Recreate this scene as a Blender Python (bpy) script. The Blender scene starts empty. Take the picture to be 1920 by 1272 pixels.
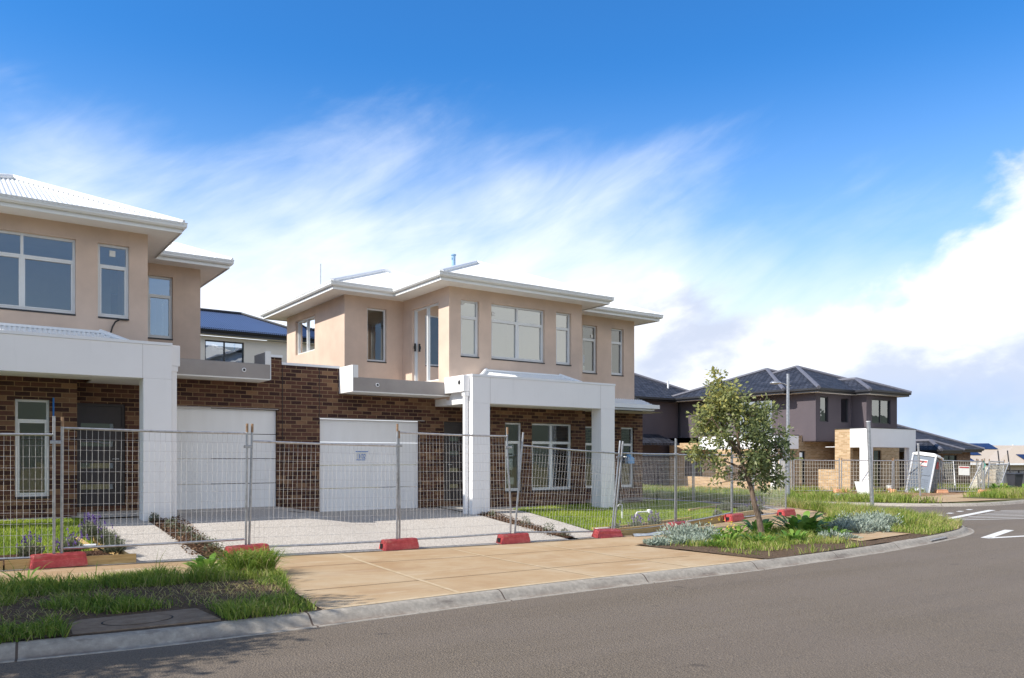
import bpy, bmesh, math, random
import numpy as np
from mathutils import Vector, Matrix, noise as mnoise
R = math.radians
random.seed(7); rng = np.random.default_rng(7)
S = bpy.context.scene
COL = S.collection

# ------------------------------------------------------------------ camera, sky, sun, exposure
# world X runs along the street (to the right), Y runs away from the street into the lots
YAW = 54.75
F_PX, HY, ZE = 1500.0, 858.0, 1.6
SA, CA = math.sin(R(YAW)), math.cos(R(YAW))
cam_d = bpy.data.cameras.new('Camera'); cam = bpy.data.objects.new('Camera', cam_d); COL.objects.link(cam)
cam.location = (0, 0, ZE); cam.rotation_euler = (R(90), 0, R(YAW - 90))
cam_d.sensor_fit = 'HORIZONTAL'; cam_d.sensor_width = 36.0; cam_d.lens = F_PX / 1920 * 36
cam_d.shift_y = (HY - 636) / 1920
cam_d.clip_start = .1; cam_d.clip_end = 4000
S.camera = cam

SUN_DIR = Vector((1.0, -0.10, -0.88)).normalized()         # the way the light travels
EL = math.asin(-SUN_DIR.z)
sd = bpy.data.lights.new('Sun', 'SUN'); sun = bpy.data.objects.new('Sun', sd); COL.objects.link(sun)
sd.energy = 5.0; sd.angle = R(.5); sd.color = (1.0, .945, .86)
sun.rotation_euler = SUN_DIR.to_track_quat('-Z', 'Y').to_euler(); sun.location = (-20, 5, 30)

W = bpy.data.worlds.new('World'); S.world = W; W.use_nodes = True
def build_world():
    nt = W.node_tree; N = nt.nodes; L = nt.links; N.clear()
    def n(t, **k):
        o = N.new(t)
        for a, b in k.items(): setattr(o, a, b)
        return o
    def m(op, a, b=None, c=None, clamp=False):
        o = n('ShaderNodeMath', operation=op, use_clamp=clamp)
        for i, v in enumerate((a, b, c)):
            if v is None: continue
            if isinstance(v, (int, float)): o.inputs[i].default_value = v
            else: L.new(v, o.inputs[i])
        return o.outputs[0]
    def vm(op, a, b):
        o = n('ShaderNodeVectorMath', operation=op)
        for i, v in enumerate((a, b)):
            if isinstance(v, (tuple, list)): o.inputs[i].default_value = v
            else: L.new(v, o.inputs[i])
        return o
    def step(v, lo, hi):
        o = n('ShaderNodeMapRange', interpolation_type='SMOOTHSTEP'); L.new(v, o.inputs[0])
        o.inputs[1].default_value = lo; o.inputs[2].default_value = hi
        return o.outputs[0]
    def noise(vec, scale, det=6, rough=.55, dist=0):
        o = n('ShaderNodeTexNoise'); L.new(vec, o.inputs['Vector'])
        o.inputs['Scale'].default_value = scale; o.inputs['Detail'].default_value = det
        o.inputs['Roughness'].default_value = rough; o.inputs['Distortion'].default_value = dist
        return o.outputs[0]
    def mixc(f, a, b):
        o = n('ShaderNodeMix', data_type='RGBA'); L.new(f, o.inputs[0])
        for i, v in ((6, a), (7, b)):
            if isinstance(v, tuple): o.inputs[i].default_value = (*v, 1)
            else: L.new(v, o.inputs[i])
        return o.outputs[2]
    sky = n('ShaderNodeTexSky', sky_type='NISHITA', sun_disc=False)
    sky.sun_elevation = EL; sky.sun_rotation = math.atan2(-SUN_DIR.x, -SUN_DIR.y)
    sky.air_density = 1.0; sky.dust_density = .35; sky.ozone_density = 3.0
    tint = n('ShaderNodeMix', data_type='RGBA', blend_type='MULTIPLY'); tint.inputs[0].default_value = 1
    L.new(sky.outputs[0], tint.inputs[6]); tint.inputs[7].default_value = (.34, 1.0, 1.55, 1)
    skyc = tint.outputs[2]
    tc = n('ShaderNodeTexCoord'); d = tc.outputs['Generated']
    sep = n('ShaderNodeSeparateXYZ'); L.new(d, sep.inputs[0])
    dz = sep.outputs[2]
    east = vm('DOT_PRODUCT', d, (SA, -CA, 0)).outputs[1]            # compass direction, right of the street view
    north = vm('DOT_PRODUCT', d, (CA, SA, 0)).outputs[1]
    comb = n('ShaderNodeCombineXYZ'); L.new(east, comb.inputs[0]); L.new(north, comb.inputs[1]); L.new(dz, comb.inputs[2])
    az = m('ARCTAN2', east, north); el = m('ARCSINE', dz)
    front = step(north, -.75, -.15)
    def rot2(ang, sx, sy, oz=0.0):
        c, s_ = math.cos(R(ang)), math.sin(R(ang))
        u_ = m('ADD', m('MULTIPLY', az, c*sx), m('MULTIPLY', el, s_*sx)); v_ = m('ADD', m('MULTIPLY', az, -s_*sy), m('MULTIPLY', el, c*sy))
        o = n('ShaderNodeCombineXYZ'); L.new(u_, o.inputs[0]); L.new(v_, o.inputs[1]); o.inputs[2].default_value = oz
        return o.outputs[0]
    # cirrus: a wind drawn sheet, streaks rising to the right
    streak = noise(rot2(19, 1.7, 4.6, 1.3), 2.2, 10, .60, .9)
    fine = noise(rot2(30, 3, 14, 4.1), 3.0, 8, .62, .8)
    broad = noise(rot2(20, 1.6, 3.4, 7.7), 2.0, 4, .5, .5)
    eltop = m('SUBTRACT', .395, m('MULTIPLY', m('MAXIMUM', m('SUBTRACT', az, .12), 0.0), .20))
    t_ = m('DIVIDE', m('SUBTRACT', eltop, el), .21)                       # 0 at the ragged upper edge, 1 well inside
    cov = m('ADD', m('ADD', m('MULTIPLY', m('SUBTRACT', streak, .5), .72), m('MULTIPLY', m('SUBTRACT', fine, .5), .26)), m('MULTIPLY', m('SUBTRACT', broad, .5), 1.1))
    cirr = step(m('ADD', m('MULTIPLY', m('MINIMUM', m('MAXIMUM', t_, -.6), 1.15), .95), cov), -.02, 1.22)
    cirr = m('MULTIPLY', m('MULTIPLY', cirr, m('ADD', m('MULTIPLY', front, .7), .3)), .93)
    cirr = m('MULTIPLY', cirr, m('SUBTRACT', 1.0, m('MULTIPLY', m('MULTIPLY', step(az, .06, .38), step(el, .34, .24)), .42)))
    # cumulus heaps, low, mostly on the right
    heap = noise(rot2(8, 3.0, 5.2, 2.2), 1.9, 10, .56, .25)
    heap_up = noise(rot2(8, 3.0, 5.2, 2.2) if False else vm('ADD', rot2(8, 3.0, 5.2, 2.2), (-.10, .16, 0)).outputs[0], 1.9, 6, .54, .25)
    big = noise(rot2(5, 2.2, 4.6, 9.4), 1.35, 4, .5, .2)
    htop = m('ADD', m('MULTIPLY', m('MAXIMUM', m('SUBTRACT', az, .36), 0.0), .34), .225)
    hin = m('DIVIDE', m('SUBTRACT', htop, el), .10)
    hmask = m('MULTIPLY', step(az, .05, .17), 1.0)
    cums = step(m('ADD', m('ADD', m('MULTIPLY', m('SUBTRACT', heap, .5), 2.3), m('MULTIPLY', m('SUBTRACT', big, .5), 1.2)), m('MULTIPLY', m('MINIMUM', hin, 1.0), .80)), .04, .46)
    low = step(el, .012, .075)
    cums = m('MULTIPLY', m('MULTIPLY', cums, m('MULTIPLY', hmask, m('ADD', m('MULTIPLY', low, .65), .35))), front)
    shade = step(m('ADD', m('MULTIPLY', m('SUBTRACT', heap_up, heap), 1.6), m('MULTIPLY', m('SUBTRACT', big, .5), 1.7)), -.10, .36)
    ccol = mixc(shade, (8.4, 8.5, 8.7), (4.7, 5.2, 6.4))
    haze = step(el, .47, .02)
    skyc = mixc(m('MULTIPLY', m('MULTIPLY', haze, .78), m('ADD', m('MULTIPLY', front, .8), .2)), skyc, (5.0, 6.5, 8.3))
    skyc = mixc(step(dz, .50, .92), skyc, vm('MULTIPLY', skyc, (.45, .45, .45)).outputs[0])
    rear_veil = m('MULTIPLY', step(north, -.35, -.75), step(dz, .42, .12))
    skyc = mixc(m('MULTIPLY', rear_veil, .58), skyc, (4.3, 4.7, 5.3))  # unseen grey veil behind the camera, added to mute the blue in the panes
    cicol = n('ShaderNodeRGB'); cicol.outputs[0].default_value = (8.4, 8.7, 9.2, 1)
    c1 = mixc(cirr, skyc, cicol.outputs[0])
    c2 = mixc(m('MULTIPLY', cums, .92), c1, ccol)
    lav = m('MULTIPLY', m('MULTIPLY', step(az, .05, .35), m('MULTIPLY', step(el, .16, .09), front)), m('ADD', .30, m('MULTIPLY', m('SUBTRACT', heap_up, .42), 2.2), clamp=True))
    c2 = mixc(m('MULTIPLY', lav, .55), c2, (4.9, 5.7, 7.4))
    hz = m('MULTIPLY', m('MULTIPLY', step(az, .28, .52), step(el, .105, .045)), m('ADD', .35, m('MULTIPLY', m('SUBTRACT', heap, .45), 3.0), clamp=True))
    c2 = mixc(m('MULTIPLY', m('MULTIPLY', hz, front), .85), c2, (2.6, 4.4, 7.4))
    # unseen white patches overhead and behind the camera, added to light the shaded fronts
    fill_sky = m('MAXIMUM', m('MULTIPLY', step(dz, .62, .84), .05), m('MULTIPLY', m('MULTIPLY', step(dz, .30, .46), step(dz, .80, .55)), step(north, .15, -.35)))
    c2 = mixc(m('MULTIPLY', fill_sky, m('ADD', .72, m('MULTIPLY', m('SUBTRACT', broad, .5), .6))), c2, (11.2, 11.1, 10.9))
    pane_bank = m('MULTIPLY', m('MULTIPLY', step(az, 1.10, 1.45), step(az, 2.40, 2.05)), m('MULTIPLY', step(el, .34, .18), m('ADD', .55, m('MULTIPLY', streak, .6))))  # out-of-view cream band, added for the right house's panes to reflect
    c2 = mixc(pane_bank, c2, (7.6, 7.5, 6.9))
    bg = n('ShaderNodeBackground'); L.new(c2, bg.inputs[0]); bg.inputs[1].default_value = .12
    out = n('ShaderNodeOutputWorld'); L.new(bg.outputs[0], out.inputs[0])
build_world()
S.view_settings.view_transform = 'Standard'; S.view_settings.look = 'None'
S.view_settings.gamma = 1.0; S.view_settings.exposure = 0.27
S.cycles.max_bounces = 8; S.cycles.transparent_max_bounces = 16
S.cycles.sample_clamp_indirect = 6.0

# ------------------------------------------------------------------ terrain
def lerp(x, xs, ys): return float(np.interp(x, xs, ys))
KPTS = [(-60, 7.9), (-20, 7.5), (0, 7.35), (1.5, 7.22), (3, 7.25), (6, 7.55), (10, 7.7), (14, 8.05), (17, 8.45), (18.8, 8.8), (19.8, 9.15),
        (20.7, 9.7), (21.5, 10.6), (22.2, 12), (22.7, 13.6), (23, 16), (23.1, 20), (23.2, 60)]
K2PTS = [(28, 60), (28, 20), (28.15, 17.6), (28.7, 15.6), (29.6, 14.5), (31, 13.9), (34, 13.9), (40, 14.5), (60, 17.5), (120, 26)]
def smooth_path(pts, n=6):
    out = []
    P = [Vector(p) for p in pts]
    for i in range(len(P) - 1):
        p0, p1, p2, p3 = P[max(i - 1, 0)], P[i], P[i + 1], P[min(i + 2, len(P) - 1)]
        l = (p2 - p1).length
        t1 = (p2 - p0) / max((p2 - p0).length, 1e-6) * l; t2 = (p3 - p1) / max((p3 - p1).length, 1e-6) * l
        k = n if l < 12 else 2 * n
        for j in range(k):
            t = j / k
            out.append((2*t**3-3*t*t+1)*p1 + (t**3-2*t*t+t)*t1 + (-2*t**3+3*t*t)*p2 + (t**3-t*t)*t2)
    out.append(P[-1])
    return [(p.x, p.y) for p in out]
K = smooth_path(KPTS); K2 = smooth_path(K2PTS)
KX = np.array([p[0] for p in K]); KY = np.array([p[1] for p in K])
K2R = K2[::-1]
def Vk(u): return lerp(u, KX, KY)
def Ufar(v):                                   # far block kerb as u(v), on the side street
    return lerp(v, [14.5, 15.6, 17.6, 20, 60], [29.6, 28.7, 28.15, 28, 28])
def Vk2(u): return lerp(u, [28, 28.15, 28.7, 29.6, 31, 34, 40, 60, 120], [20, 17.6, 15.6, 14.5, 13.9, 13.9, 14.5, 17.5, 26])
def zroad(u, v):
    z = lerp(u, [-60, 1.5, 3, 6, 10, 14, 20, 45, 60, 140], [.3, .01, 0, -.05, -.1, -.14, -.15, -.2, -.4, -1.5])
    return z - lerp(v, [14, 20, 26, 60], [0, .1, .15, .2]) * lerp(u, [19, 24], [0, 1])
def zfp(u): return lerp(u, [-60, -5, 2.2, 7, 10, 12, 18, 23], [.45, .2, .1, 0, -.04, -.05, -.04, -.08])
def zhouse(u): return lerp(u, [-20, 5.82, 6.78, 11, 14, 17, 20, 24], [.54, .54, .38, .38, .35, .25, .12, 0])
def H(u, v):
    if u < 23.2 and v > Vk(u) and (u < 22.9 or v > 14):
        vk = Vk(u); zk = zroad(u, vk); kb = zk + .10
        if u < 20:
            return lerp(v, [vk, vk + .22, max(vk + .6, 10.9), max(vk + .8, 12.35), max(vk + 1, 15.3), max(vk+1.2, 17)], [zk, kb, zfp(u), zfp(u), zhouse(u) - .07, zhouse(u)])
        zz = max(zhouse(u), -.02)
        return lerp(v, [vk, vk + .22, vk + 2, vk + 6], [zk, kb, kb + .02, zz])
    if u > 27.9 and v > Vk2(u):
        d = min(u - 27.9 if v > 16 else 99, v - Vk2(u))
        zc = lerp(u, [28, 31, 40, 50, 60, 90, 140], [-.08, -.12, -.16, -.25, -.4, -1.1, -1.6])
        zc -= lerp(v, [20, 30], [0, .06]) * lerp(u, [28, 34], [1, 0])
        return lerp(d, [0, .22, 3], [zroad(u, v), zroad(u, v) + .10, zc])
    return zroad(u, v)

# ------------------------------------------------------------------ mesh builder
class MB:
    def __init__(s, tf=None, flip=False):
        s.v = []; s.f = []; s.uv = []; s.mi = []; s.sm = []; s.tf = tf; s.flip = flip
    def face(s, pts, mi=0, smooth=False, uv=None):
        if s.tf: pts = [s.tf(p) for p in pts]
        i0 = len(s.v); s.v += [tuple(p) for p in pts]
        idx = list(range(i0, i0 + len(pts)))
        if uv is None:
            a, b, c = Vector(pts[0]), Vector(pts[1]), Vector(pts[2])
            nn = (b - a).cross(c - a)
            if nn.length < 1e-12 and len(pts) > 3: nn = (c - a).cross(Vector(pts[3]) - a)
            ax = max(range(3), key=lambda k: abs(nn[k]))
            if ax == 2: uv = [(p[0], p[1]) for p in pts]
            elif ax == 0: uv = [(p[1], p[2]) for p in pts]
            else: uv = [(p[0], p[2]) for p in pts]
        if s.flip: idx = idx[::-1]; uv = list(uv)[::-1]
        s.f.append(idx); s.uv += list(uv); s.mi.append(mi); s.sm.append(smooth)
    def hexa(s, b, t, mi=0):            # bottom ring (ccw from above), top ring
        s.face(b[::-1], mi); s.face(t, mi)
        n = len(b)
        for i in range(n): s.face([b[i], b[(i+1) % n], t[(i+1) % n], t[i]], mi)
    def box(s, x0, x1, y0, y1, z0, z1, mi=0):
        if x0 > x1: x0, x1 = x1, x0
        if y0 > y1: y0, y1 = y1, y0
        s.hexa([(x0,y0,z0),(x1,y0,z0),(x1,y1,z0),(x0,y1,z0)], [(x0,y0,z1),(x1,y0,z1),(x1,y1,z1),(x0,y1,z1)], mi)
    def cbox(s, x0, x1, y0, y1, z0, z1, c=.01, mi=0):   # box with chamfered vertical and top edges
        def ring(i, z): 
            return [(x0+i+c,y0+i,z),(x1-i-c,y0+i,z),(x1-i,y0+i+c,z),(x1-i,y1-i-c,z),(x1-i-c,y1-i,z),(x0+i+c,y1-i,z),(x0+i,y1-i-c,z),(x0+i,y0+i+c,z)]
        r = [ring(0, z0), ring(0, z1 - c), ring(c, z1)]
        s.face(r[0][::-1], mi); s.face(r[2], mi)
        for a, b in ((0,1),(1,2)):
            for i in range(8): s.face([r[a][i], r[a][(i+1)%8], r[b][(i+1)%8], r[b][i]], mi)
    def tube(s, pts, rad, n=8, mi=0, cap=True, smooth=True):
        P = [Vector(p) for p in pts]; rads = rad if isinstance(rad, (list, tuple)) else [rad] * len(P)
        rings = []; ref = None
        for i, p in enumerate(P):
            t = (P[min(i+1, len(P)-1)] - P[max(i-1, 0)]).normalized()
            if ref is None or abs(ref.dot(t)) > .99: ref = Vector((0,0,1)) if abs(t.z) < .9 else Vector((1,0,0))
            x = t.cross(ref).normalized(); y = x.cross(t).normalized(); ref = y
            rings.append([tuple(p + (x*math.cos(2*math.pi*k/n) + y*math.sin(2*math.pi*k/n)) * rads[i]) for k in range(n)])
        for a, b in zip(rings, rings[1:]):
            for k in range(n): s.face([a[k], b[k], b[(k+1) % n], a[(k+1) % n]], mi, smooth)
        if cap: s.face(rings[0], mi); s.face(rings[-1][::-1], mi)
    def disc(s, c, r, nrm, n=16, mi=0):
        nv = Vector(nrm).normalized(); ref = Vector((0,0,1)) if abs(nv.z) < .9 else Vector((1,0,0))
        x = nv.cross(ref).normalized(); y = nv.cross(x)
        s.face([tuple(Vector(c) + (x*math.cos(2*math.pi*k/n) + y*math.sin(2*math.pi*k/n))*r) for k in range(n)], mi)
    def grid(s, rows, mi=0, smooth=True, uvs=None):
        for i in range(len(rows)-1):
            for j in range(len(rows[0])-1):
                q = [rows[i][j], rows[i][j+1], rows[i+1][j+1], rows[i+1][j]]
                s.face(q, mi, smooth, None if uvs is None else [uvs[i][j], uvs[i][j+1], uvs[i+1][j+1], uvs[i+1][j]])
    def build(s, name, mats, parent=None, root=None, merge=False, bevel=0):
        me = bpy.data.meshes.new(name)
        me.from_pydata(s.v, [], s.f); me.update()
        uvl = me.uv_layers.new(name='UVMap'); uvl.data.foreach_set('uv', np.array(s.uv, dtype=np.float32).ravel())
        me.polygons.foreach_set('material_index', s.mi); me.polygons.foreach_set('use_smooth', s.sm)
        for m_ in (mats if isinstance(mats, (list, tuple)) else [mats]): me.materials.append(m_)
        if merge:
            bm = bmesh.new(); bm.from_mesh(me); bmesh.ops.remove_doubles(bm, verts=bm.verts, dist=1e-4); bm.to_mesh(me); bm.free()
        o = bpy.data.objects.new(name, me); COL.objects.link(o)
        if parent is not None:
            o.parent = parent
            if root is not None: o.location = -Vector(root)
        if bevel:
            b = o.modifiers.new('bevel', 'BEVEL'); b.width = bevel; b.segments = 2; b.limit_method = 'ANGLE'
        return o
def tag(o, label=None, cat=None, group=None, kind=None):
    if label: o['label'] = label
    if cat: o['category'] = cat
    if group: o['group'] = group
    if kind: o['kind'] = kind
    return o
def thing(name, loc, label, cat, group=None, rz=0):
    o = bpy.data.objects.new(name, None); COL.objects.link(o); o.location = loc; o.rotation_euler = (0, 0, rz)
    o.empty_display_size = .2
    return tag(o, label, cat, group)
def copy_thing(src, loc, rz, label, group=None):
    r = src.copy(); COL.objects.link(r); r.location = loc; r.rotation_euler = (0, 0, rz); r['label'] = label
    if group: r['group'] = group
    for ch in list(src.children):
        c = ch.copy(); COL.objects.link(c); c.parent = r
        for g in list(ch.children):
            e = g.copy(); COL.objects.link(e); e.parent = c
    return r

# ------------------------------------------------------------------ materials
class MT:
    """small node helper"""
    def __init__(s, name, rough=.6, metal=0, spec=.5):
        s.m = bpy.data.materials.new(name); s.m.use_nodes = True; s.nt = s.m.node_tree
        s.N = s.nt.nodes; s.L = s.nt.links; s.b = s.N['Principled BSDF']
        s.b.inputs['Roughness'].default_value = rough; s.b.inputs['Metallic'].default_value = metal
        s.b.inputs['Specular IOR Level'].default_value = spec
    def n(s, t, **k):
        o = s.N.new(t)
        for a, b in k.items(): setattr(o, a, b)
        return o
    def set(s, sock, v):
        if isinstance(v, (int, float)): sock.default_value = v
        elif isinstance(v, tuple): sock.default_value = v if len(v) == len(sock.default_value) else (*v, 1)
        else: s.L.new(v, sock)
    def coord(s, kind='Object', scale=None, rot=None):
        tc = s.n('ShaderNodeTexCoord'); o = tc.outputs[kind]
        if scale or rot:
            mp = s.n('ShaderNodeMapping'); s.L.new(o, mp.inputs[0])
            if scale: mp.inputs['Scale'].default_value = scale
            if rot: mp.inputs['Rotation'].default_value = rot
            o = mp.outputs[0]
        return o
    def noise(s, vec, scale, det=5, rough=.55, dist=0, col=False):
        o = s.n('ShaderNodeTexNoise'); s.L.new(vec, o.inputs['Vector']); o.inputs['Scale'].default_value = scale
        o.inputs['Detail'].default_value = det; o.inputs['Roughness'].default_value = rough; o.inputs['Distortion'].default_value = dist
        return o.outputs[1 if col else 0]
    def ramp(s, fac, stops):
        o = s.n('ShaderNodeValToRGB'); s.L.new(fac, o.inputs[0]); e = o.color_ramp.elements
        while len(e) < len(stops): e.new(.5)
        for i, (p, c) in enumerate(stops): e[i].position = p; e[i].color = (*c, 1) if len(c) == 3 else c
        return o.outputs[0]
    def step(s, v, lo, hi):
        o = s.n('ShaderNodeMapRange', interpolation_type='SMOOTHSTEP'); s.L.new(v, o.inputs[0]); o.inputs[1].default_value = lo; o.inputs[2].default_value = hi
        return o.outputs[0]
    def mix(s, f, a, b, mode='MIX'):
        o = s.n('ShaderNodeMix', data_type='RGBA', blend_type=mode); s.set(o.inputs[0], f); s.set(o.inputs[6], a); s.set(o.inputs[7], b)
        return o.outputs[2]
    def math(s, op, a, b=None, clamp=False):
        o = s.n('ShaderNodeMath', operation=op, use_clamp=clamp); s.set(o.inputs[0], a)
        if b is not None: s.set(o.inputs[1], b)
        return o.outputs[0]
    def bump(s, h, strength=.3, dist=.01):
        o = s.n('ShaderNodeBump'); s.L.new(h, o.inputs['Height']); o.inputs['Strength'].default_value = strength; o.inputs['Distance'].default_value = dist
        s.L.new(o.outputs[0], s.b.inputs['Normal'])
    def col(s, c): s.set(s.b.inputs['Base Color'], c); return s.m

def plain(name, c, rough=.5, var=.12, scale=3, metal=0, spec=.5, bump=0, bscale=80):
    t = MT(name, rough, metal, spec); co = t.coord()
    n1 = t.noise(co, scale, 6, .6)
    lo = tuple(x * (1 - var) for x in c); hi = tuple(min(x * (1 + var), 1) for x in c)
    t.col(t.ramp(n1, [(.3, lo), (.7, hi)]))
    if bump: t.bump(t.noise(co, bscale, 3), bump, .004)
    return t.m

def render_mat(name, c, stain=.10):
    t = MT(name, .85, 0, .25); co = t.coord()
    n1 = t.noise(co, 1.3, 5, .6); n2 = t.noise(co, 140, 3, .6); n3 = t.noise(t.coord(scale=(3.2, 3.2, .28)), 2.0, 6, .68)
    base = t.ramp(n1, [(.3, tuple(x*(1-stain) for x in c)), (.7, tuple(x*(1+stain*.6) for x in c))])
    base = t.mix(t.math('MULTIPLY', t.step(n3, .52, .75), .18), base, tuple(x*.72 for x in c))
    t.bump(n2, .25, .004); return t.col(base)

def brick_mat(name, dark, mid, tan, mortar, w=.24, h=.086):
    t = MT(name, .85, 0, .2); uv = t.coord('UV')
    b = t.n('ShaderNodeTexBrick'); t.L.new(uv, b.inputs['Vector'])
    b.inputs['Scale'].default_value = 1; b.inputs['Brick Width'].default_value = w; b.inputs['Row Height'].default_value = h
    b.inputs['Mortar Size'].default_value = .0075; b.inputs['Mortar Smooth'].default_value = .15; b.inputs['Bias'].default_value = 0
    b.inputs['Color1'].default_value = (0, 0, 0, 1); b.inputs['Color2'].default_value = (1, 1, 1, 1); b.inputs['Mortar'].default_value = (.5, .5, .5, 1)
    r = t.ramp(b.outputs['Color'], [(.0, dark), (.30, dark), (.42, mid), (.80, mid), (.93, tan)])
    r.node.color_ramp.interpolation = 'LINEAR'
    co = t.coord(); n1 = t.noise(co, 25, 5, .7); n2 = t.noise(co, 3, 4, .6)
    c = t.mix(t.math('MULTIPLY', t.step(n1, .48, .78), .30), r, tan)
    c = t.mix(t.math('MULTIPLY', t.step(n2, .45, .7), .35), c, dark)
    c = t.mix(b.outputs['Fac'], c, t.ramp(n1, [(.3, tuple(x*.8 for x in mortar)), (.7, mortar)]))
    inv = t.math('SUBTRACT', 1.0, b.outputs['Fac']); hh = t.math('ADD', inv, t.math('MULTIPLY', n1, .35))
    t.bump(hh, .8, .006); return t.col(c)

def glass_mat(name, tint=(.82, .88, .86), refl=.22):
    m = bpy.data.materials.new(name); m.use_nodes = True; nt = m.node_tree; N = nt.nodes; L = nt.links; N.clear()
    tr = N.new('ShaderNodeBsdfTransparent'); tr.inputs[0].default_value = (*tint, 1)
    gl = N.new('ShaderNodeBsdfGlossy'); gl.inputs['Roughness'].default_value = .012; gl.inputs[0].default_value = (.95, .98, 1, 1)
    lw = N.new('ShaderNodeFresnel'); lw.inputs[0].default_value = 1.55
    # slight waviness of float glass
    tc = N.new('ShaderNodeTexCoord'); nz = N.new('ShaderNodeTexNoise'); nz.inputs['Scale'].default_value = 1.6; nz.inputs['Detail'].default_value = 2
    L.new(tc.outputs['Object'], nz.inputs[0]); bp = N.new('ShaderNodeBump'); bp.inputs['Strength'].default_value = .06; bp.inputs['Distance'].default_value = .05
    L.new(nz.outputs[0], bp.inputs['Height']); L.new(bp.outputs[0], gl.inputs['Normal'])
    ad = N.new('ShaderNodeMath'); ad.operation = 'MULTIPLY_ADD'; L.new(lw.outputs[0], ad.inputs[0]); ad.inputs[1].default_value = 1.0; ad.inputs[2].default_value = refl; ad.use_clamp = True
    mx = N.new('ShaderNodeMixShader'); L.new(ad.outputs[0], mx.inputs[0]); L.new(tr.outputs[0], mx.inputs[1]); L.new(gl.outputs[0], mx.inputs[2])
    o = N.new('ShaderNodeOutputMaterial'); L.new(mx.outputs[0], o.inputs[0])
    return m

M = {}
M['render'] = render_mat('beige_render', (.655, .505, .402), .13)
M['brick'] = brick_mat('dark_brick', (.052, .026, .023), (.112, .053, .038), (.235, .135, .078), (.30, .20, .115))
M['brick_c'] = brick_mat('cream_brick', (.42, .28, .15), (.52, .36, .21), (.60, .44, .27), (.60, .50, .36))
M['brick_e'] = brick_mat('brown_brick', (.16, .10, .07), (.22, .14, .09), (.30, .20, .13), (.34, .27, .2))
M['white'] = render_mat('white_render', (.88, .87, .86), .025)
M['cheek'] = render_mat('white_board', (.82, .81, .79), .02)
M['soffit'] = plain('soffit_white', (.80, .78, .73), .7, .03)
M['bare'] = render_mat('bare_cement_sheet', (.36, .325, .30), .14)
M['steel'] = plain('white_roof_steel', (.82, .83, .82), .38, .04, 1.5, 0, .5)
M['gutter'] = plain('gutter_white', (.78, .79, .77), .35, .03, 2)
M['frame'] = plain('window_frame_white', (.72, .73, .72), .35, .04)
M['frame_dark'] = plain('window_frame_dark', (.03, .03, .033), .4, .1)
M['glass'] = glass_mat('window_glass', (.82, .88, .86), .16)
M['glass_up'] = glass_mat('window_glass_upper', (.80, .88, .84), .34)
M['glass_door'] = glass_mat('sliding_door_glass', (.86, .88, .84), .08)
M['glass_far'] = glass_mat('window_glass_far', (.5, .55, .6), .22)
M['room'] = plain('room_plaster', (.74, .68, .56), .9, .04)
M['room_floor'] = plain('room_floor', (.30, .25, .2), .8, .1)
M['door'] = plain('door_charcoal', (.055, .046, .046), .45, .12, 5)
M['slot'] = glass_mat('door_glass', (.25, .27, .28), .25)
M['cap'] = plain('white_capping', (.82, .83, .84), .4, .02)
M['galv'] = plain('galvanised_steel', (.46, .46, .47), .38, .22, 14, .75, .5, .05, 60)
M['rust'] = plain('rusted_galvanised', (.30, .19, .11), .6, .35, 20, .3)
M['wire'] = plain('fence_wire', (.60, .585, .56), .45, .15, 9, .2)
M['wire_far'] = plain('weathered_fence_wire', (.60, .57, .50), .5, .15, 9, .3)
M['plastic_pipe'] = plain('pvc_white', (.82, .82, .82), .4, .02)
M['hole'] = plain('pipe_bore', (.02, .02, .02), .9, .1)
M['cable'] = plain('black_cable', (.02, .017, .015), .5, .1)
M['paper'] = plain('paper', (.78, .78, .74), .8, .05, 8)
M['blue_tape'] = plain('blue_tape', (.02, .16, .50), .6, .1)
M['flue'] = plain('blue_grey_flue', (.26, .42, .60), .45, .1)
M['blue_plastic'] = plain('blue_plastic', (.10, .33, .62), .35, .15)
M['dark_paint'] = render_mat('charcoal_render', (.115, .098, .108), .08)
M['dark_paint_l'] = render_mat('mauve_grey_render', (.108, .090, .100), .05)
M['dark_gutter'] = plain('dark_gutter', (.028, .028, .032), .45, .1)
M['timber'] = None
M['soil'] = None
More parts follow.
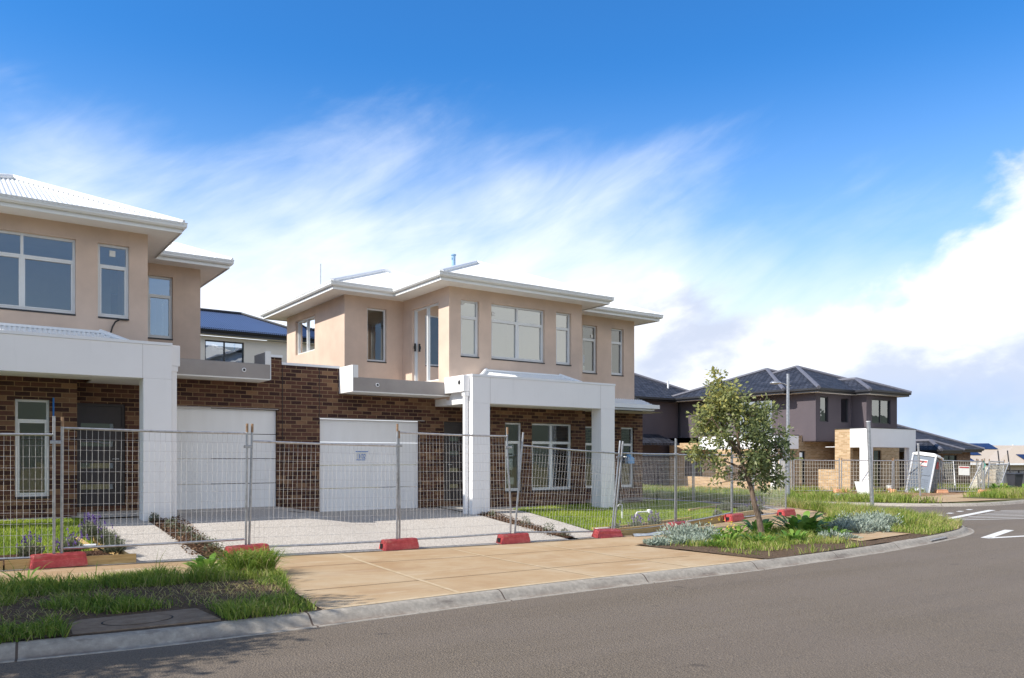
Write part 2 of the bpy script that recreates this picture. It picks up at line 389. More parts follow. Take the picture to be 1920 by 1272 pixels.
def special_mats():
    # painted garage door
    t = MT('garage_door_white', .42, 0, .5); co = t.coord(); n = t.noise(co, 60, 3, .6); n2 = t.noise(t.coord(scale=(3, 3, .6)), 1.5, 4)
    t.bump(n, .12, .003); M['gdoor'] = t.col(t.ramp(n2, [(.3, (.82, .81, .79)), (.7, (.88, .875, .86))]))
    # timber sleepers
    t = MT('treated_pine', .75, 0, .3); co = t.coord(scale=(1.2, 14, 14)); n = t.noise(co, 2.5, 6, .65, .4)
    t.bump(n, .3, .004); M['timber'] = t.col(t.ramp(n, [(.25, (.36, .22, .085)), (.5, (.56, .38, .16)), (.75, (.68, .50, .25))]))
    # asphalt
    t = MT('asphalt', .82, 0, .35); co = t.coord(); v = t.n('ShaderNodeTexVoronoi'); t.L.new(co, v.inputs['Vector']); v.inputs['Scale'].default_value = 60
    n1 = t.noise(co, .35, 5, .6); n2 = t.noise(co, 95, 4, .75); n3 = t.noise(t.coord(scale=(.25, 1.3, 1)), 1.1, 5, .6)
    spk = t.mix(t.step(n2, .36, .68), (.055, .043, .033), (.285, .230, .165))
    spk = t.mix(t.math('MULTIPLY', v.outputs['Color'], .35), spk, (.24, .193, .15))
    c = t.mix(t.math('MULTIPLY', t.step(n1, .35, .7), .35), spk, (.185, .15, .125))
    c = t.mix(t.math('MULTIPLY', t.step(n3, .5, .72), .30), c, (.11, .095, .085))
    spot = t.noise(co, 2.4, 3, .5); c = t.mix(t.math('MULTIPLY', t.step(spot, .70, .76), .55), c, (.045, .038, .034))
    pale = t.noise(co, 7, 5, .7); c = t.mix(t.math('MULTIPLY', t.step(pale, .66, .78), .5), c, (.33, .28, .23))
    trk = t.noise(t.coord(scale=(.03, .9, 1)), 1.4, 3, .5); c = t.mix(t.math('MULTIPLY', t.step(trk, .42, .62), .28), c, (.205, .168, .135))
    t.bump(t.math('ADD', n2, v.outputs['Distance']), .8, .010); M['asphalt'] = t.col(c)
    # stained orange concrete
    t = MT('clay_stained_concrete', .85, 0, .25); co = t.coord()
    n1 = t.noise(co, .8, 7, .65, .4); n2 = t.noise(co, 5, 6, .7); n3 = t.noise(t.coord(scale=(.5, 3.5, 1)), 1.6, 6, .6); n4 = t.noise(co, 160, 2)
    c = t.ramp(n1, [(.28, (.37, .235, .12)), (.5, (.44, .315, .185)), (.72, (.50, .40, .27))])
    c = t.mix(t.math('MULTIPLY', t.step(n3, .55, .7), .55), c, (.55, .46, .34))
    c = t.mix(t.math('MULTIPLY', t.step(n2, .55, .72), .28), c, (.31, .18, .09))
    c = t.mix(t.math('MULTIPLY', n4, .22), c, (.38, .26, .17))
    n5 = t.noise(t.coord(scale=(.35, 1.6, 1), rot=(0, 0, .12)), 1.3, 8, .72, .8); n6 = t.noise(co, 28, 5, .7)
    c = t.mix(t.math('MULTIPLY', t.step(n5, .50, .66), .45), c, (.33, .205, .115))
    c = t.mix(t.math('MULTIPLY', t.step(n6, .66, .74), .7), c, (.24, .17, .12))
    t.bump(t.math('ADD', n4, t.math('MULTIPLY', n6, .6)), .35, .005); M['clay'] = t.col(c)
    t = MT('pale_joint_edge', .85, 0, .25); co = t.coord(); n2 = t.noise(co, 12, 4); M['joint'] = t.col(t.ramp(n2, [(.3, (.46, .345, .205)), (.7, (.56, .45, .31))]))
    t = MT('clean_concrete', .85, 0, .25); co = t.coord(); n2 = t.noise(co, 9, 6, .7); n4 = t.noise(co, 200, 2); t.bump(n4, .2, .003)
    M['concrete'] = t.col(t.ramp(n2, [(.3, (.46, .43, .39)), (.7, (.60, .57, .52))]))
    t = MT('weathered_concrete', .9, 0, .2); co = t.coord(); n2 = t.noise(co, 7, 7, .7); n4 = t.noise(co, 150, 2); t.bump(n4, .3, .004); M['pit'] = t.col(t.ramp(n2, [(.3, (.19, .13, .085)), (.55, (.27, .20, .14)), (.75, (.34, .27, .20))]))
    # exposed aggregate
    t = MT('exposed_aggregate', .8, 0, .3); co = t.coord(); v = t.n('ShaderNodeTexVoronoi'); t.L.new(co, v.inputs['Vector']); v.inputs['Scale'].default_value = 70
    n1 = t.noise(co, 1.1, 5); bw = t.n('ShaderNodeRGBToBW'); t.L.new(v.outputs['Color'], bw.inputs[0])
    c = t.ramp(bw.outputs[0], [(.15, (.32, .285, .25)), (.5, (.49, .45, .405)), (.9, (.63, .585, .53))])
    c = t.mix(t.math('MULTIPLY', t.step(n1, .45, .75), .25), c, (.45, .40, .34))
    t.bump(v.outputs['Distance'], .4, .004); M['aggregate'] = t.col(c)
    # kerb (UV: along, across)
    t = MT('kerb_concrete', .82, 0, .3); co = t.coord(); uv = t.coord('UV'); n1 = t.noise(co, 1.4, 7, .7, .3); n2 = t.noise(co, 14, 5, .7)
    sp = t.n('ShaderNodeSeparateXYZ'); t.L.new(uv, sp.inputs[0])
    c = t.ramp(n2, [(.25, (.25, .228, .198)), (.55, (.37, .335, .285)), (.8, (.52, .47, .40))])
    grime = t.math('MULTIPLY', t.math('MULTIPLY', t.step(n1, .38, .60), t.step(sp.outputs[1], -.004, .012)), t.step(sp.outputs[1], .15, .04))
    c = t.mix(t.math('MULTIPLY', grime, .85), c, (.15, .105, .08))
    c = t.mix(t.math('MULTIPLY', t.step(t.noise(t.coord('UV', scale=(.5, 3, 1)), 2.2, 6, .7), .54, .66), .6), c, (.13, .105, .09))
    fr = t.math('FRACT', t.math('DIVIDE', sp.outputs[0], 2.42)); jt = t.math('LESS_THAN', fr, .008)
    c = t.mix(jt, c, (.10, .075, .06)); t.bump(n2, .3, .01); M['kerb'] = t.col(c)
    # soil / mulch / grass ground
    def soil(nm, a, b_, d, sc):
        t = MT(nm, .95, 0, .15); co = t.coord(); n1 = t.noise(co, sc, 8, .7); n2 = t.noise(co, 1.2, 4); v = t.n('ShaderNodeTexVoronoi'); t.L.new(co, v.inputs['Vector']); v.inputs['Scale'].default_value = sc * 2
        c = t.ramp(n1, [(.25, a), (.55, b_), (.8, d)]); c = t.mix(t.math('MULTIPLY', t.step(n2, .45, .7), .4), c, a)
        t.bump(t.math('ADD', n1, v.outputs['Distance']), .9, .03); return t.col(c)
    M['soil'] = soil('dark_soil', (.075, .050, .033), (.155, .106, .070), (.27, .20, .135), 16)
    M['mulch'] = soil('bark_mulch', (.04, .022, .014), (.12, .065, .04), (.26, .16, .10), 30)
    M['dirt'] = soil('clay_dirt', (.22, .13, .075), (.32, .20, .12), (.42, .30, .19), 9)
    M['turf'] = soil('turf_base', (.055, .085, .018), (.10, .16, .03), (.16, .22, .05), 14)
    M['verge_base'] = soil('weedy_ground', (.075, .075, .03), (.14, .135, .055), (.24, .19, .10), 10)
    M['plain_ground'] = soil('open_ground', (.09, .085, .035), (.17, .15, .07), (.26, .21, .12), .6)
    # road paint
    t = MT('road_paint', .7, 0, .3); co = t.coord(); n = t.noise(co, 30, 6, .75); M['paint'] = t.col(t.ramp(n, [(.3, (.42, .40, .37)), (.5, (.72, .71, .68))]))
    # red fence blocks
    t = MT('red_block_plastic', .5, 0, .4); co = t.coord(); n = t.noise(co, 9, 7, .75); n2 = t.noise(t.coord(scale=(1, 1, 5)), 4, 5)
    c = t.ramp(n, [(.3, (.40, .045, .05)), (.55, (.56, .085, .085)), (.8, (.62, .24, .2))]); c = t.mix(t.math('MULTIPLY', t.step(n2, .55, .75), .5), c, (.55, .38, .26))
    M['red'] = t.col(c)
    t = MT('orange_block_plastic', .55, 0, .4); co = t.coord(); n = t.noise(co, 9, 7, .75); M['orange'] = t.col(t.ramp(n, [(.3, (.55, .22, .10)), (.7, (.72, .42, .25))]))
    # concrete roof tile (UV: along, up)
    t = MT('dark_roof_tile', .62, 0, .35); uv = t.coord('UV'); b = t.n('ShaderNodeTexBrick'); t.L.new(uv, b.inputs['Vector'])
    b.inputs['Scale'].default_value = 1; b.inputs['Brick Width'].default_value = .30; b.inputs['Row Height'].default_value = .32; b.inputs['Mortar Size'].default_value = .028
    b.inputs['Mortar Smooth'].default_value = .6; b.inputs['Color1'].default_value = (.022, .025, .036, 1); b.inputs['Color2'].default_value = (.055, .060, .080, 1); b.inputs['Mortar'].default_value = (.006, .006, .008, 1)
    wv = t.n('ShaderNodeTexWave', wave_type='BANDS', bands_direction='X'); t.L.new(uv, wv.inputs[0]); wv.inputs['Scale'].default_value = 3.33 * .5 / 1.0
    t.bump(t.math('ADD', t.math('SUBTRACT', 1.0, b.outputs['Fac']), wv.outputs[1]), .7, .03); M['tile'] = t.col(b.outputs['Color'])
    M['tile_cap'] = plain('roof_ridge_cap', (.13, .13, .155), .55, .15, 6)
    # blue corrugated (colour steel)
    M['blue_roof'] = plain('blue_grey_roof_steel', (.055, .085, .17), .35, .06, 1, 0, .6)
    # leaves
    def leaf(nm, stops, rough=.5, tr=.25):
        t = MT(nm, rough, 0, .4); at = t.n('ShaderNodeAttribute', attribute_name='tint'); c = t.ramp(at.outputs['Fac'], stops); t.col(c)
        tl = t.n('ShaderNodeBsdfTranslucent'); t.L.new(c, tl.inputs[0]); mx = t.n('ShaderNodeMixShader'); mx.inputs[0].default_value = tr
        t.L.new(t.b.outputs[0], mx.inputs[1]); t.L.new(tl.outputs[0], mx.inputs[2]); t.L.new(mx.outputs[0], t.N['Material Output'].inputs[0]); return t.m
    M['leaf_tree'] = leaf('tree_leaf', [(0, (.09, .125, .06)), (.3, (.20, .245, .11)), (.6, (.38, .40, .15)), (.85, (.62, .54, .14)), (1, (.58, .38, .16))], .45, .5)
    M['grass'] = leaf('grass_blade', [(0, (.06, .115, .016)), (.45, (.19, .30, .04)), (.8, (.37, .42, .08)), (1, (.56, .47, .22))], .5, .42)
    M['lawn'] = leaf('lawn_blade', [(0, (.18, .27, .022)), (.5, (.34, .44, .045)), (1, (.52, .55, .10))], .5, .40)
    M['weed'] = leaf('weed_leaf', [(0, (.06, .15, .03)), (.5, (.17, .33, .05)), (1, (.36, .50, .10))], .45, .4)
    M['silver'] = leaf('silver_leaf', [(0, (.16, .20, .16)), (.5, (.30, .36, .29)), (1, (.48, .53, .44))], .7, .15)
    M['lav_leaf'] = leaf('lavender_leaf', [(0, (.07, .085, .05)), (.5, (.15, .17, .10)), (1, (.27, .29, .19))], .7, .15)
    M['lav_flower'] = leaf('lavender_flower', [(0, (.10, .05, .22)), (1, (.26, .15, .48))], .7, .2)
    M['yellow_fl'] = leaf('yellow_flower', [(0, (.65, .48, .02)), (1, (.8, .65, .05))], .6, .2)
    t = MT('bark', .9, 0, .2); co = t.coord(scale=(8, 8, 1.5)); n = t.noise(co, 5, 7, .7); t.bump(n, .9, .02); M['bark'] = t.col(t.ramp(n, [(.25, (.06, .045, .035)), (.5, (.16, .115, .085)), (.75, (.30, .22, .165))]))
special_mats()

# ------------------------------------------------------------------ building helpers
def wall(mb, axis, plane, th, a0, a1, z0, z1, ops=(), mi=0, d=1):
    """slab with rectangular openings; outer face on `plane`, body `th` thick towards d"""
    As = sorted({a0, a1, *[x for o in ops for x in o[:2] if a0 < x < a1]}); Zs = sorted({z0, z1, *[x for o in ops for x in o[2:] if z0 < x < z1]})
    P = (lambda a, z, t: (a, plane + d*t, z)) if axis == 'Y' else (lambda a, z, t: (plane + d*t, a, z))
    def solid(i, j):
        if not (0 <= i < len(As)-1 and 0 <= j < len(Zs)-1): return False
        ca, cz = (As[i]+As[i+1])/2, (Zs[j]+Zs[j+1])/2
        return not any(o[0] < ca < o[1] and o[2] < cz < o[3] for o in ops)
    for i in range(len(As)-1):
        for j in range(len(Zs)-1):
            if not solid(i, j): continue
            a, b, c, e = As[i], As[i+1], Zs[j], Zs[j+1]
            mb.face([P(a,c,0), P(b,c,0), P(b,e,0), P(a,e,0)], mi); mb.face([P(a,c,th), P(a,e,th), P(b,e,th), P(b,c,th)], mi)
            if not solid(i-1, j): mb.face([P(a,c,0), P(a,e,0), P(a,e,th), P(a,c,th)], mi)
            if not solid(i+1, j): mb.face([P(b,c,0), P(b,c,th), P(b,e,th), P(b,e,0)], mi)
            if not solid(i, j-1): mb.face([P(a,c,0), P(a,c,th), P(b,c,th), P(b,c,0)], mi)
            if not solid(i, j+1): mb.face([P(a,e,0), P(b,e,0), P(b,e,th), P(a,e,th)], mi)
def abox(mb, axis, plane, d, a0, a1, t0, t1, z0, z1, mi=0):
    if axis == 'Y': mb.box(a0, a1, plane + d*t0, plane + d*t1, z0, z1, mi)
    else: mb.box(plane + d*t0, plane + d*t1, a0, a1, z0, z1, mi)
def window(parent, root, tf, axis, plane, d, a0, a1, z0, z1, mull=(), trans=(), glass='glass', fm='frame', inset=.065, fw=.042, sill=True, split=None, name='window'):
    g = .002
    mb = MB(tf)
    t0, t1 = inset, inset + .055
    a0 += g; a1 -= g; z0 += g; z1 -= g
    abox(mb, axis, plane, d, a0, a0+fw, t0, t1, z0, z1); abox(mb, axis, plane, d, a1-fw, a1, t0, t1, z0, z1)
    abox(mb, axis, plane, d, a0+fw, a1-fw, t0, t1, z0, z0+fw); abox(mb, axis, plane, d, a0+fw, a1-fw, t0, t1, z1-fw, z1)
    cols = [a0+fw, *[x for m_ in mull for x in (m_-fw*.55, m_+fw*.55)], a1-fw]
    for m_ in mull: abox(mb, axis, plane, d, m_-fw*.55, m_+fw*.55, t0-.004, t1, z0+fw, z1-fw)
    panes = []
    for c0, c1 in zip(cols[::2], cols[1::2]):
        rows = [z0+fw, *[x for r_ in trans for x in (r_-fw*.5, r_+fw*.5)], z1-fw]
        for r_ in trans: abox(mb, axis, plane, d, c0, c1, t0-.002, t1, r_-fw*.5, r_+fw*.5)
        for k, (r0, r1) in enumerate(zip(rows[::2], rows[1::2])):
            if k == 0 and trans:                               # opening sash has its own thin frame
                s = .024
                abox(mb, axis, plane, d, c0, c0+s, t0-.006, t1-.02, r0, r1); abox(mb, axis, plane, d, c1-s, c1, t0-.006, t1-.02, r0, r1)
                abox(mb, axis, plane, d, c0+s, c1-s, t0-.006, t1-.02, r0, r0+s); abox(mb, axis, plane, d, c0+s, c1-s, t0-.006, t1-.02, r1-s, r1)
            panes.append((c0, c1, r0, r1))
    w = mb.build(name, M[fm], parent, root, bevel=.004)
    for c0, c1, r0, r1 in panes:
        p = MB(tf); tt = t0 + .035
        P = (lambda a, z: (a, plane + d*tt, z)) if axis == 'Y' else (lambda a, z: (plane + d*tt, a, z))
        p.face([P(c0,r0), P(c1,r0), P(c1,r1), P(c0,r1)]); p.build('pane', M[glass], w)
    if sill:
        s = MB(tf); abox(s, axis, plane, d, a0, a1, -.012, inset - .002, z0 - .034, z0 - .004); s.build('sill', M['frame_dark'], w)  # dark sill strip, its colour standing in for the shadow line below the window
    return w
def corr(mb, e0, e1, nrm, slope, Rm, hl=True, hr=True, pitch=.076, amp=.0125, over=.04, fn=None):
    e0, e1 = Vector(e0), Vector(e1); L_ = (e1-e0).length; dr = (e1-e0)/L_; nv = Vector(nrm); N_ = int(L_/pitch*4)
    prev = None
    for i in range(N_+1):
        e = L_*i/N_; r = min(Rm, e if hl else 9e9, (L_-e) if hr else 9e9)
        if fn: r = min(r, fn(e))
        off = Vector((0, 0, amp*math.sin(2*math.pi*e/pitch)))
        b = e0 + dr*e + nv*(-over) + Vector((0,0,-over*slope)) + off; t = e0 + dr*e + nv*r + Vector((0,0,slope*r)) + off
        cur = (tuple(b), tuple(t))
        if prev: mb.face([prev[0], cur[0], cur[1], prev[1]], 0, True)
        prev = cur
def hip_corr(mb, caps, x0, x1, y0, y1, z, slope, faces='fblr'):
    """corrugated hip roof on a rectangle; ridge along the longer side"""
    w, d = x1-x0, y1-y0; r = min(w, d)/2
    if 'f' in faces: corr(mb, (x0,y0,z), (x1,y0,z), (0,1,0), slope, r)
    if 'b' in faces: corr(mb, (x1,y1,z), (x0,y1,z), (0,-1,0), slope, r)
    if 'l' in faces: corr(mb, (x0,y1,z), (x0,y0,z), (1,0,0), slope, r)
    if 'r' in faces: corr(mb, (x1,y0,z), (x1,y1,z), (-1,0,0), slope, r)
    zt = z + slope*r + .035
    A = (x0+r, y0+r, zt) ; B = (x1-r, y1-r, zt)
    for c, q in (((x0,y0,z+.03), A), ((x1,y0,z+.03), (x1-r,y0+r,zt)), ((x1,y1,z+.03), B), ((x0,y1,z+.03), (x0+r,y1-r,zt))): caps.tube([c, q], .052, 8)
    caps.tube([A, B], .058, 8)
def offs(poly, o):
    n = len(poly); out = []
    for i in range(n):
        p0, p1, p2 = Vector(poly[i-1]), Vector(poly[i]), Vector(poly[(i+1) % n])
        a = (p1-p0).normalized(); b = (p2-p1).normalized()
        na, nb = Vector((a.y, -a.x)), Vector((b.y, -b.x))
        out.append(tuple(p1 + (na+nb)*o/(1+na.dot(nb))))
    return out
def sweep(mb, poly, prof, mi=0):
    """closed rectilinear outline (ccw), profile of (outward offset, z)"""
    rings = [[(x, y, z) for x, y in offs(poly, o)] for o, z in prof]
    n = len(poly)
    for a, b in zip(rings, rings[1:]):
        for i in range(n): mb.face([a[i], a[(i+1) % n], b[(i+1) % n], b[i]], mi)
def ngon(mb, pts, mi=0):
    bm = bmesh.new(); f = bm.faces.new([bm.verts.new(p) for p in pts]); bmesh.ops.triangulate(bm, faces=[f])
    for t in bm.faces: mb.face([tuple(v.co) for v in t.verts], mi)
    bm.free()

# ------------------------------------------------------------------ the pair of new townhouses
def townhouse(label, tf, tfp, flip, wL, gar, pier, win_var, root, name='townhouse'):
    T = thing(name, root, label, 'house')
    mk = lambda f=None: MB(f or tf, flip)
    bt = .11
    # --- brick ground floor
    b = mk()
    wall(b, 'Y', 17.0, bt, pier, 7.24, .10, 3.60, [(gar[0], 7.3, .0, 2.48)])
    wall(b, 'Y', 17.0, bt, 7.24, 10.88, .10, 3.05, [(7.2, gar[1], .0, 2.48), (9.97, 10.85, .52, 2.48)])
    wall(b, 'X', 10.88, bt, 16.3+bt, 17.0-.002, .0, 2.95)
    gw = [(11.31, 11.83, .76, 2.47), (12.14, 13.46, .76, 2.47)]
    wall(b, 'Y', 16.3, bt, 10.88, 13.91, -.1, 2.95, gw)
    wall(b, 'X', 13.91-bt, bt, 16.3+bt, 17.4-.002, -.1, 2.95)
    wall(b, 'Y', 17.4, bt, 13.91-bt, 17.11, -.2, 3.05, [(14.86, 15.36, .72, 2.49), (16.24, 16.76, .72, 2.49)])
    wall(b, 'X', 17.11, bt, 17.4+bt, 23.0, -.2, 3.05, d=-1)
    b.box(9.97, 10.85, 17.004, 17.35, .30, .518)                           # brick step under the front door
    if wL: wall(b, 'X', pier, bt, 17.0+bt+.002, 22.7, .1, 3.60)
    b.build('brick_wall', M['brick'], T, root)
    if wL:
        for x in (gar[0]-.012, pier+.012):
            j = mk(); j.box(x-.006, x+.006, 16.9975, 17.02, .12 if x < 6.5 else 2.5, 3.59); j.build('expansion_joint', M['cable'], T, root)
    # --- parapet cap on the garage wall
    c = mk(); c.box(pier-.01, 7.24, 16.97, 17.14, 3.602, 3.655); c.build('parapet_cap', M['cap'], T, root)
    g = mk(); g.face([(pier+.1,17.0,3.34),(9.7,17.0,3.34),(9.7,18.65,3.34),(pier+.1,18.65,3.34)]); g.face([(pier+.1,18.65,3.34),(8.08,18.65,3.34),(8.08,22.7,3.34),(pier+.1,22.7,3.34)])
    g.build('garage_roof', M['bare'], T, root)
    # --- rendered first floor
    r = mk(); th = .12
    wall(r, 'Y', 16.3, th, 9.7, 13.79, 2.96, 5.66, [(10.02,10.545,4.03,5.38), (10.9,12.55,4.03,5.38), (12.92,13.43,4.03,5.38)])
    wall(r, 'X', 9.7, th, 16.3+th, 18.65-.002, 3.0, 5.66, [(16.80,18.14,3.46,5.37)])
    wall(r, 'Y', 18.65, th, 8.08, 9.7+th, 3.0, 5.66, [(8.69,9.23,4.05,5.40)])
    wall(r, 'X', 8.08, th, 18.65+th, 22.77, 3.0, 5.66, [(20.62,22.07,4.49,5.45)])
    wall(r, 'X', 13.79-th, th, 16.3+th, 17.4-.002, 2.96, 5.66)
    wall(r, 'Y', 17.4, th, 13.79-th, 16.77, 2.96, 5.66, [(14.75,15.30,4.02,5.38), (15.85,16.34,4.02,5.38)])
    wall(r, 'X', 16.77, th, 17.4+th, 22.77, 2.96, 5.66, [(19.2,20.6,4.3,5.4)], d=-1)
    wall(r, 'Y', 22.77, th, 8.08+th+.002, 16.77-th-.002, 2.96, 5.66, [(12.5,14.2,4.2,5.4)])
    r.build('rendered_wall', M['render'], T, root)
    # --- inside
    n = mk()
    for x_0, x_1, y_0, y_1 in ((9.82,13.67,16.42,18.77),(13.67,16.65,17.52,18.77),(8.2,16.65,18.77,22.65)):
        n.face([(x_0,y_0,3.33),(x_1,y_0,3.33),(x_1,y_1,3.33),(x_0,y_1,3.33)], 1); n.face([(x_0,y_0,5.65),(x_1,y_0,5.65),(x_1,y_1,5.65),(x_0,y_1,5.65)], 0)
    n.face([(10.98,16.4,.40),(17.0,16.4,.40),(17.0,22.6,.40),(10.98,22.6,.40)], 1)
    n.face([(10.98,16.42,2.9),(17.0,16.42,2.9),(17.0,22.6,2.9),(10.98,22.6,2.9)], 0)
    n.face([(10.98,20.2,.40),(17.0,20.2,.40),(17.0,20.2,2.9),(10.98,20.2,2.9)], 0); n.face([(14.3,17.55,.4),(14.3,20.2,.4),(14.3,20.2,2.9),(14.3,17.55,2.9)], 0)
    n.face([(10.985,17.2,.4),(10.985,20.2,.4),(10.985,20.2,2.9),(10.985,17.2,2.9)], 0)
    n.face([(9.83,19.6,3.34),(16.64,19.6,3.34),(16.64,19.6,5.64),(9.83,19.6,5.64)], 0); n.face([(13.66,17.55,3.34),(13.66,19.6,3.34),(13.66,19.6,5.64),(13.66,17.55,5.64)], 0)
    n.build('interior_lining', [M['room'], M['room_floor']], T, root)
    # --- eaves: soffit, fascia and gutter swept round the outline
    OUT = [(8.08,18.65),(9.7,18.65),(9.7,16.3),(13.79,16.3),(13.79,17.4),(16.77,17.4),(16.77,22.77),(8.08,22.77)]
    s = mk(); sweep(s, OUT, [(.0,5.655),(.505,5.655)]); s.build('eave_soffit', M['soffit'], T, root)
    s = mk(); sweep(s, OUT, [(.50,5.64),(.525,5.64),(.525,5.735),(.50,5.735)]); s.build('fascia', M['gutter'], T, root)
    s = mk(); sweep(s, OUT, [(.527,5.715),(.575,5.715),(.60,5.745),(.60,5.80),(.608,5.81),(.608,5.825),(.594,5.825),(.594,5.76),(.527,5.74)]); s.build('gutter', M['gutter'], T, root)
    rf = mk(); cp = mk(); sl = .414
    hip_corr(rf, cp, 9.13+.03, 14.37-.03, 15.73, 24.0, 5.80, sl, 'flr')
    hip_corr(rf, cp, 7.51, 13.0, 18.08, 23.34, 5.80, sl, 'fbl')
    hip_corr(rf, cp, 10.5, 17.34, 16.86, 23.34, 5.80, sl, 'fbr')
    ro = rf.build('roof', M['steel'], T, root); cp.build('ridge_cap', M['cap'], ro)
    # --- skirt roof on the right
    k = mk(); corr(k, (14.06,17.13,3.16), (17.33,17.13,3.16), (0,1,0), .62, .27, False, True); corr(k, (17.33,17.13,3.16), (17.33,22.8,3.16), (-1,0,0), .62, .55, True, False)
    ko = k.build('skirt_roof', M['steel'], T, root)
    k = mk(); k.box(14.06, 17.34, 17.02, 17.12, 3.05, 3.165); k.box(17.345, 17.45, 17.02, 22.8, 3.05, 3.165); k.box(14.06, 17.28, 17.125, 17.395, 2.99, 3.04)
    k.box(17.285, 17.335, 17.125, 22.8, 2.99, 3.04); k.build('skirt_gutter', M['gutter'], ko)
    # --- portico
    p = mk(tfp)
    x0, x1, v0, v1 = 9.72, 14.06, 15.30, 15.67
    gz = -.35
    p.box(x0, 10.19, v0, v1, gz, 2.838); p.box(13.59, x1-.012, v0, v1, gz, 2.838)
    p.box(x0, x1, v0, v1, 2.84, 3.44)
    p.box(x0, x0+.22, v1+.002, 16.998, 2.84, 3.44); p.box(x1-.22, x1, v1+.002, 16.298, 2.84, 3.44)
    po = p.build('portico', M['white'], T, root, bevel=.006)
    q = mk(tfp); q.box(x0-.012, x1+.012, v0-.012, v0+.30, 3.442, 3.492); q.box(x0-.012, x0+.20, v0+.302, 16.99, 3.442, 3.492); q.box(x1-.20, x1+.012, v0+.302, 16.29, 3.442, 3.492)
    q.build('capping', M['cap'], po)
    q = mk(tfp); q.box(x0+.222, x1-.222, v1+.002, 16.296, 2.845, 2.87); q.box(x0+.222, 10.87, 16.3, 16.995, 2.845, 2.87); q.build('ceiling', M['soffit'], po)
    
    for xj in (10.20, 13.57): q = mk(tfp); q.box(xj, xj+.004, v0-.0015, v0, 2.845, 3.438); q.build('sheet_joint', M['bare'], po)
    q = mk(tfp); q.disc((12.0, 16.0, 2.8445), .05, (0,0,-1), 14); q.build('downlight', M['frame'], po)
    lr = mk(tfp); cc = mk(tfp)
    corr(lr, (10.15,15.70,3.42), (13.60,15.70,3.42), (0,1,0), .5, .59)
    corr(lr, (10.15,16.3,3.42), (10.15,15.70,3.42), (1,0,0), .5, .59, False, True); corr(lr, (13.60,15.70,3.42), (13.60,16.3,3.42), (-1,0,0), .5, .59, True, False)
    cc.tube([(10.15,15.7,3.44),(10.74,16.29,3.74)], .045); cc.tube([(13.6,15.7,3.44),(13.01,16.29,3.74)], .045)
    cc.box(10.7, 13.05, 16.24, 16.297, 3.70, 3.745)
    lo = lr.build('portico_roof', M['steel'], T, root); cc.build('flashing', M['cap'], lo)
    q = mk(tfp); q.cbox(9.55, 9.716, 15.42, 16.28, 3.10, 3.47, .006); ro_ = q.build('rain_head', M['white'], T, root)
    q = mk(tfp); q.disc((9.5485, 15.60, 3.31), .055, (-1,0,0), 16); q.build('overflow_hole', M['hole'], ro_)
    q = mk(tfp); q.cbox(9.60, 9.69, 15.44, 15.53, gz, 3.098, .008); q.box(9.585, 9.705, 15.425, 15.545, 3.0, 3.095); q.build('downpipe', M['white'], T, root)
    # --- balcony over the garage
    q = mk(); q.box(7.25, 9.72, 16.26, 16.995, 3.06, 3.345)
    q.box(7.30, 7.35, 16.275, 16.995, 3.347, 3.605); q.box(7.36, 9.71, 16.28, 16.36, 3.347, 3.36)
    bo = q.build('balcony', M['bare'], T, root)
    q = mk(); q.box(7.23, 7.248, 16.25, 16.995, 3.04, 3.625); q.box(7.25, 7.36, 16.25, 16.273, 3.348, 3.625); q.box(7.25, 7.298, 16.275, 16.995, 3.347, 3.625); q.build('end_cheek', M['cheek'], bo)
    q = mk(); q.box(7.25, 9.72, 16.262, 16.995, 3.035, 3.058); q.build('balcony_soffit', M['soffit'], bo)
    q = mk(); xp = 7.82
    q.tube([(xp,16.262,3.21),(xp,16.235,3.21)], .043, 16, 0); q.disc((xp,16.2335,3.21), .026, (0,-1,0), 14, 1); q.build('drain_outlet', [M['plastic_pipe'], M['hole']], bo)
    # --- garage door, front door
    q = mk(); gh = (2.47-.38)/4
    for i in range(4): q.cbox(gar[0]+.01, gar[1]-.01, 17.075, 17.11, .385+gh*i, .38+gh*(i+1)-.009, .003)
    do = q.build('garage_door', M['gdoor'], T, root)
    q = mk(); q.box(gar[0]-.02, gar[1]+.12, 16.985, 17.07, 2.472, 2.492); q.build('lintel', M['bare'], T, root)
    q = mk(); q.box(9.975, 10.02, 17.03, 17.1, .52, 2.478); q.box(10.80, 10.845, 17.03, 17.1, .52, 2.478); q.box(10.02, 10.80, 17.03, 17.1, 2.43, 2.478)
    wall(q, 'Y', 17.05, .04, 10.022, 10.798, .525, 2.428, [(10.16,10.73,zz,zz+.10) for zz in (.84,1.24,1.66,2.00)])
    fo = q.build('front_door', M['door'], T, root)
    for zz in (.84,1.24,1.66,2.00):
        q = mk(); q.face([(10.16,17.068,zz),(10.73,17.068,zz),(10.73,17.068,zz+.1),(10.16,17.068,zz+.1)]); q.build('glass_slot', M['slot'], fo)
    q = mk(); q.box(9.99, 10.83, 17.13, 17.15, .52, 2.47); q.build('hall_backing', M['room_floor'], fo)
    q = mk(); q.tube([(10.09,17.05,1.42),(10.09,16.995,1.42)], .012); q.tube([(10.09,17.0,1.42),(10.20,17.0,1.42)], .011); q.build('handle', M['galv'], fo)
    # --- windows
    up = 'glass_up' if wL else 'glass'
    W_ = lambda *a, **k_: window(T, root, tf, *a, **k_)
    W_('Y', 16.3, 1, 10.02, 10.545, 4.03, 5.38, trans=[4.98], glass=up)
    W_('Y', 16.3, 1, 10.90, 12.55, 4.03, 5.38, mull=[11.725], trans=[4.98], glass=up)
    W_('Y', 16.3, 1, 12.92, 13.43, 4.03, 5.38, trans=[4.98], glass=up)
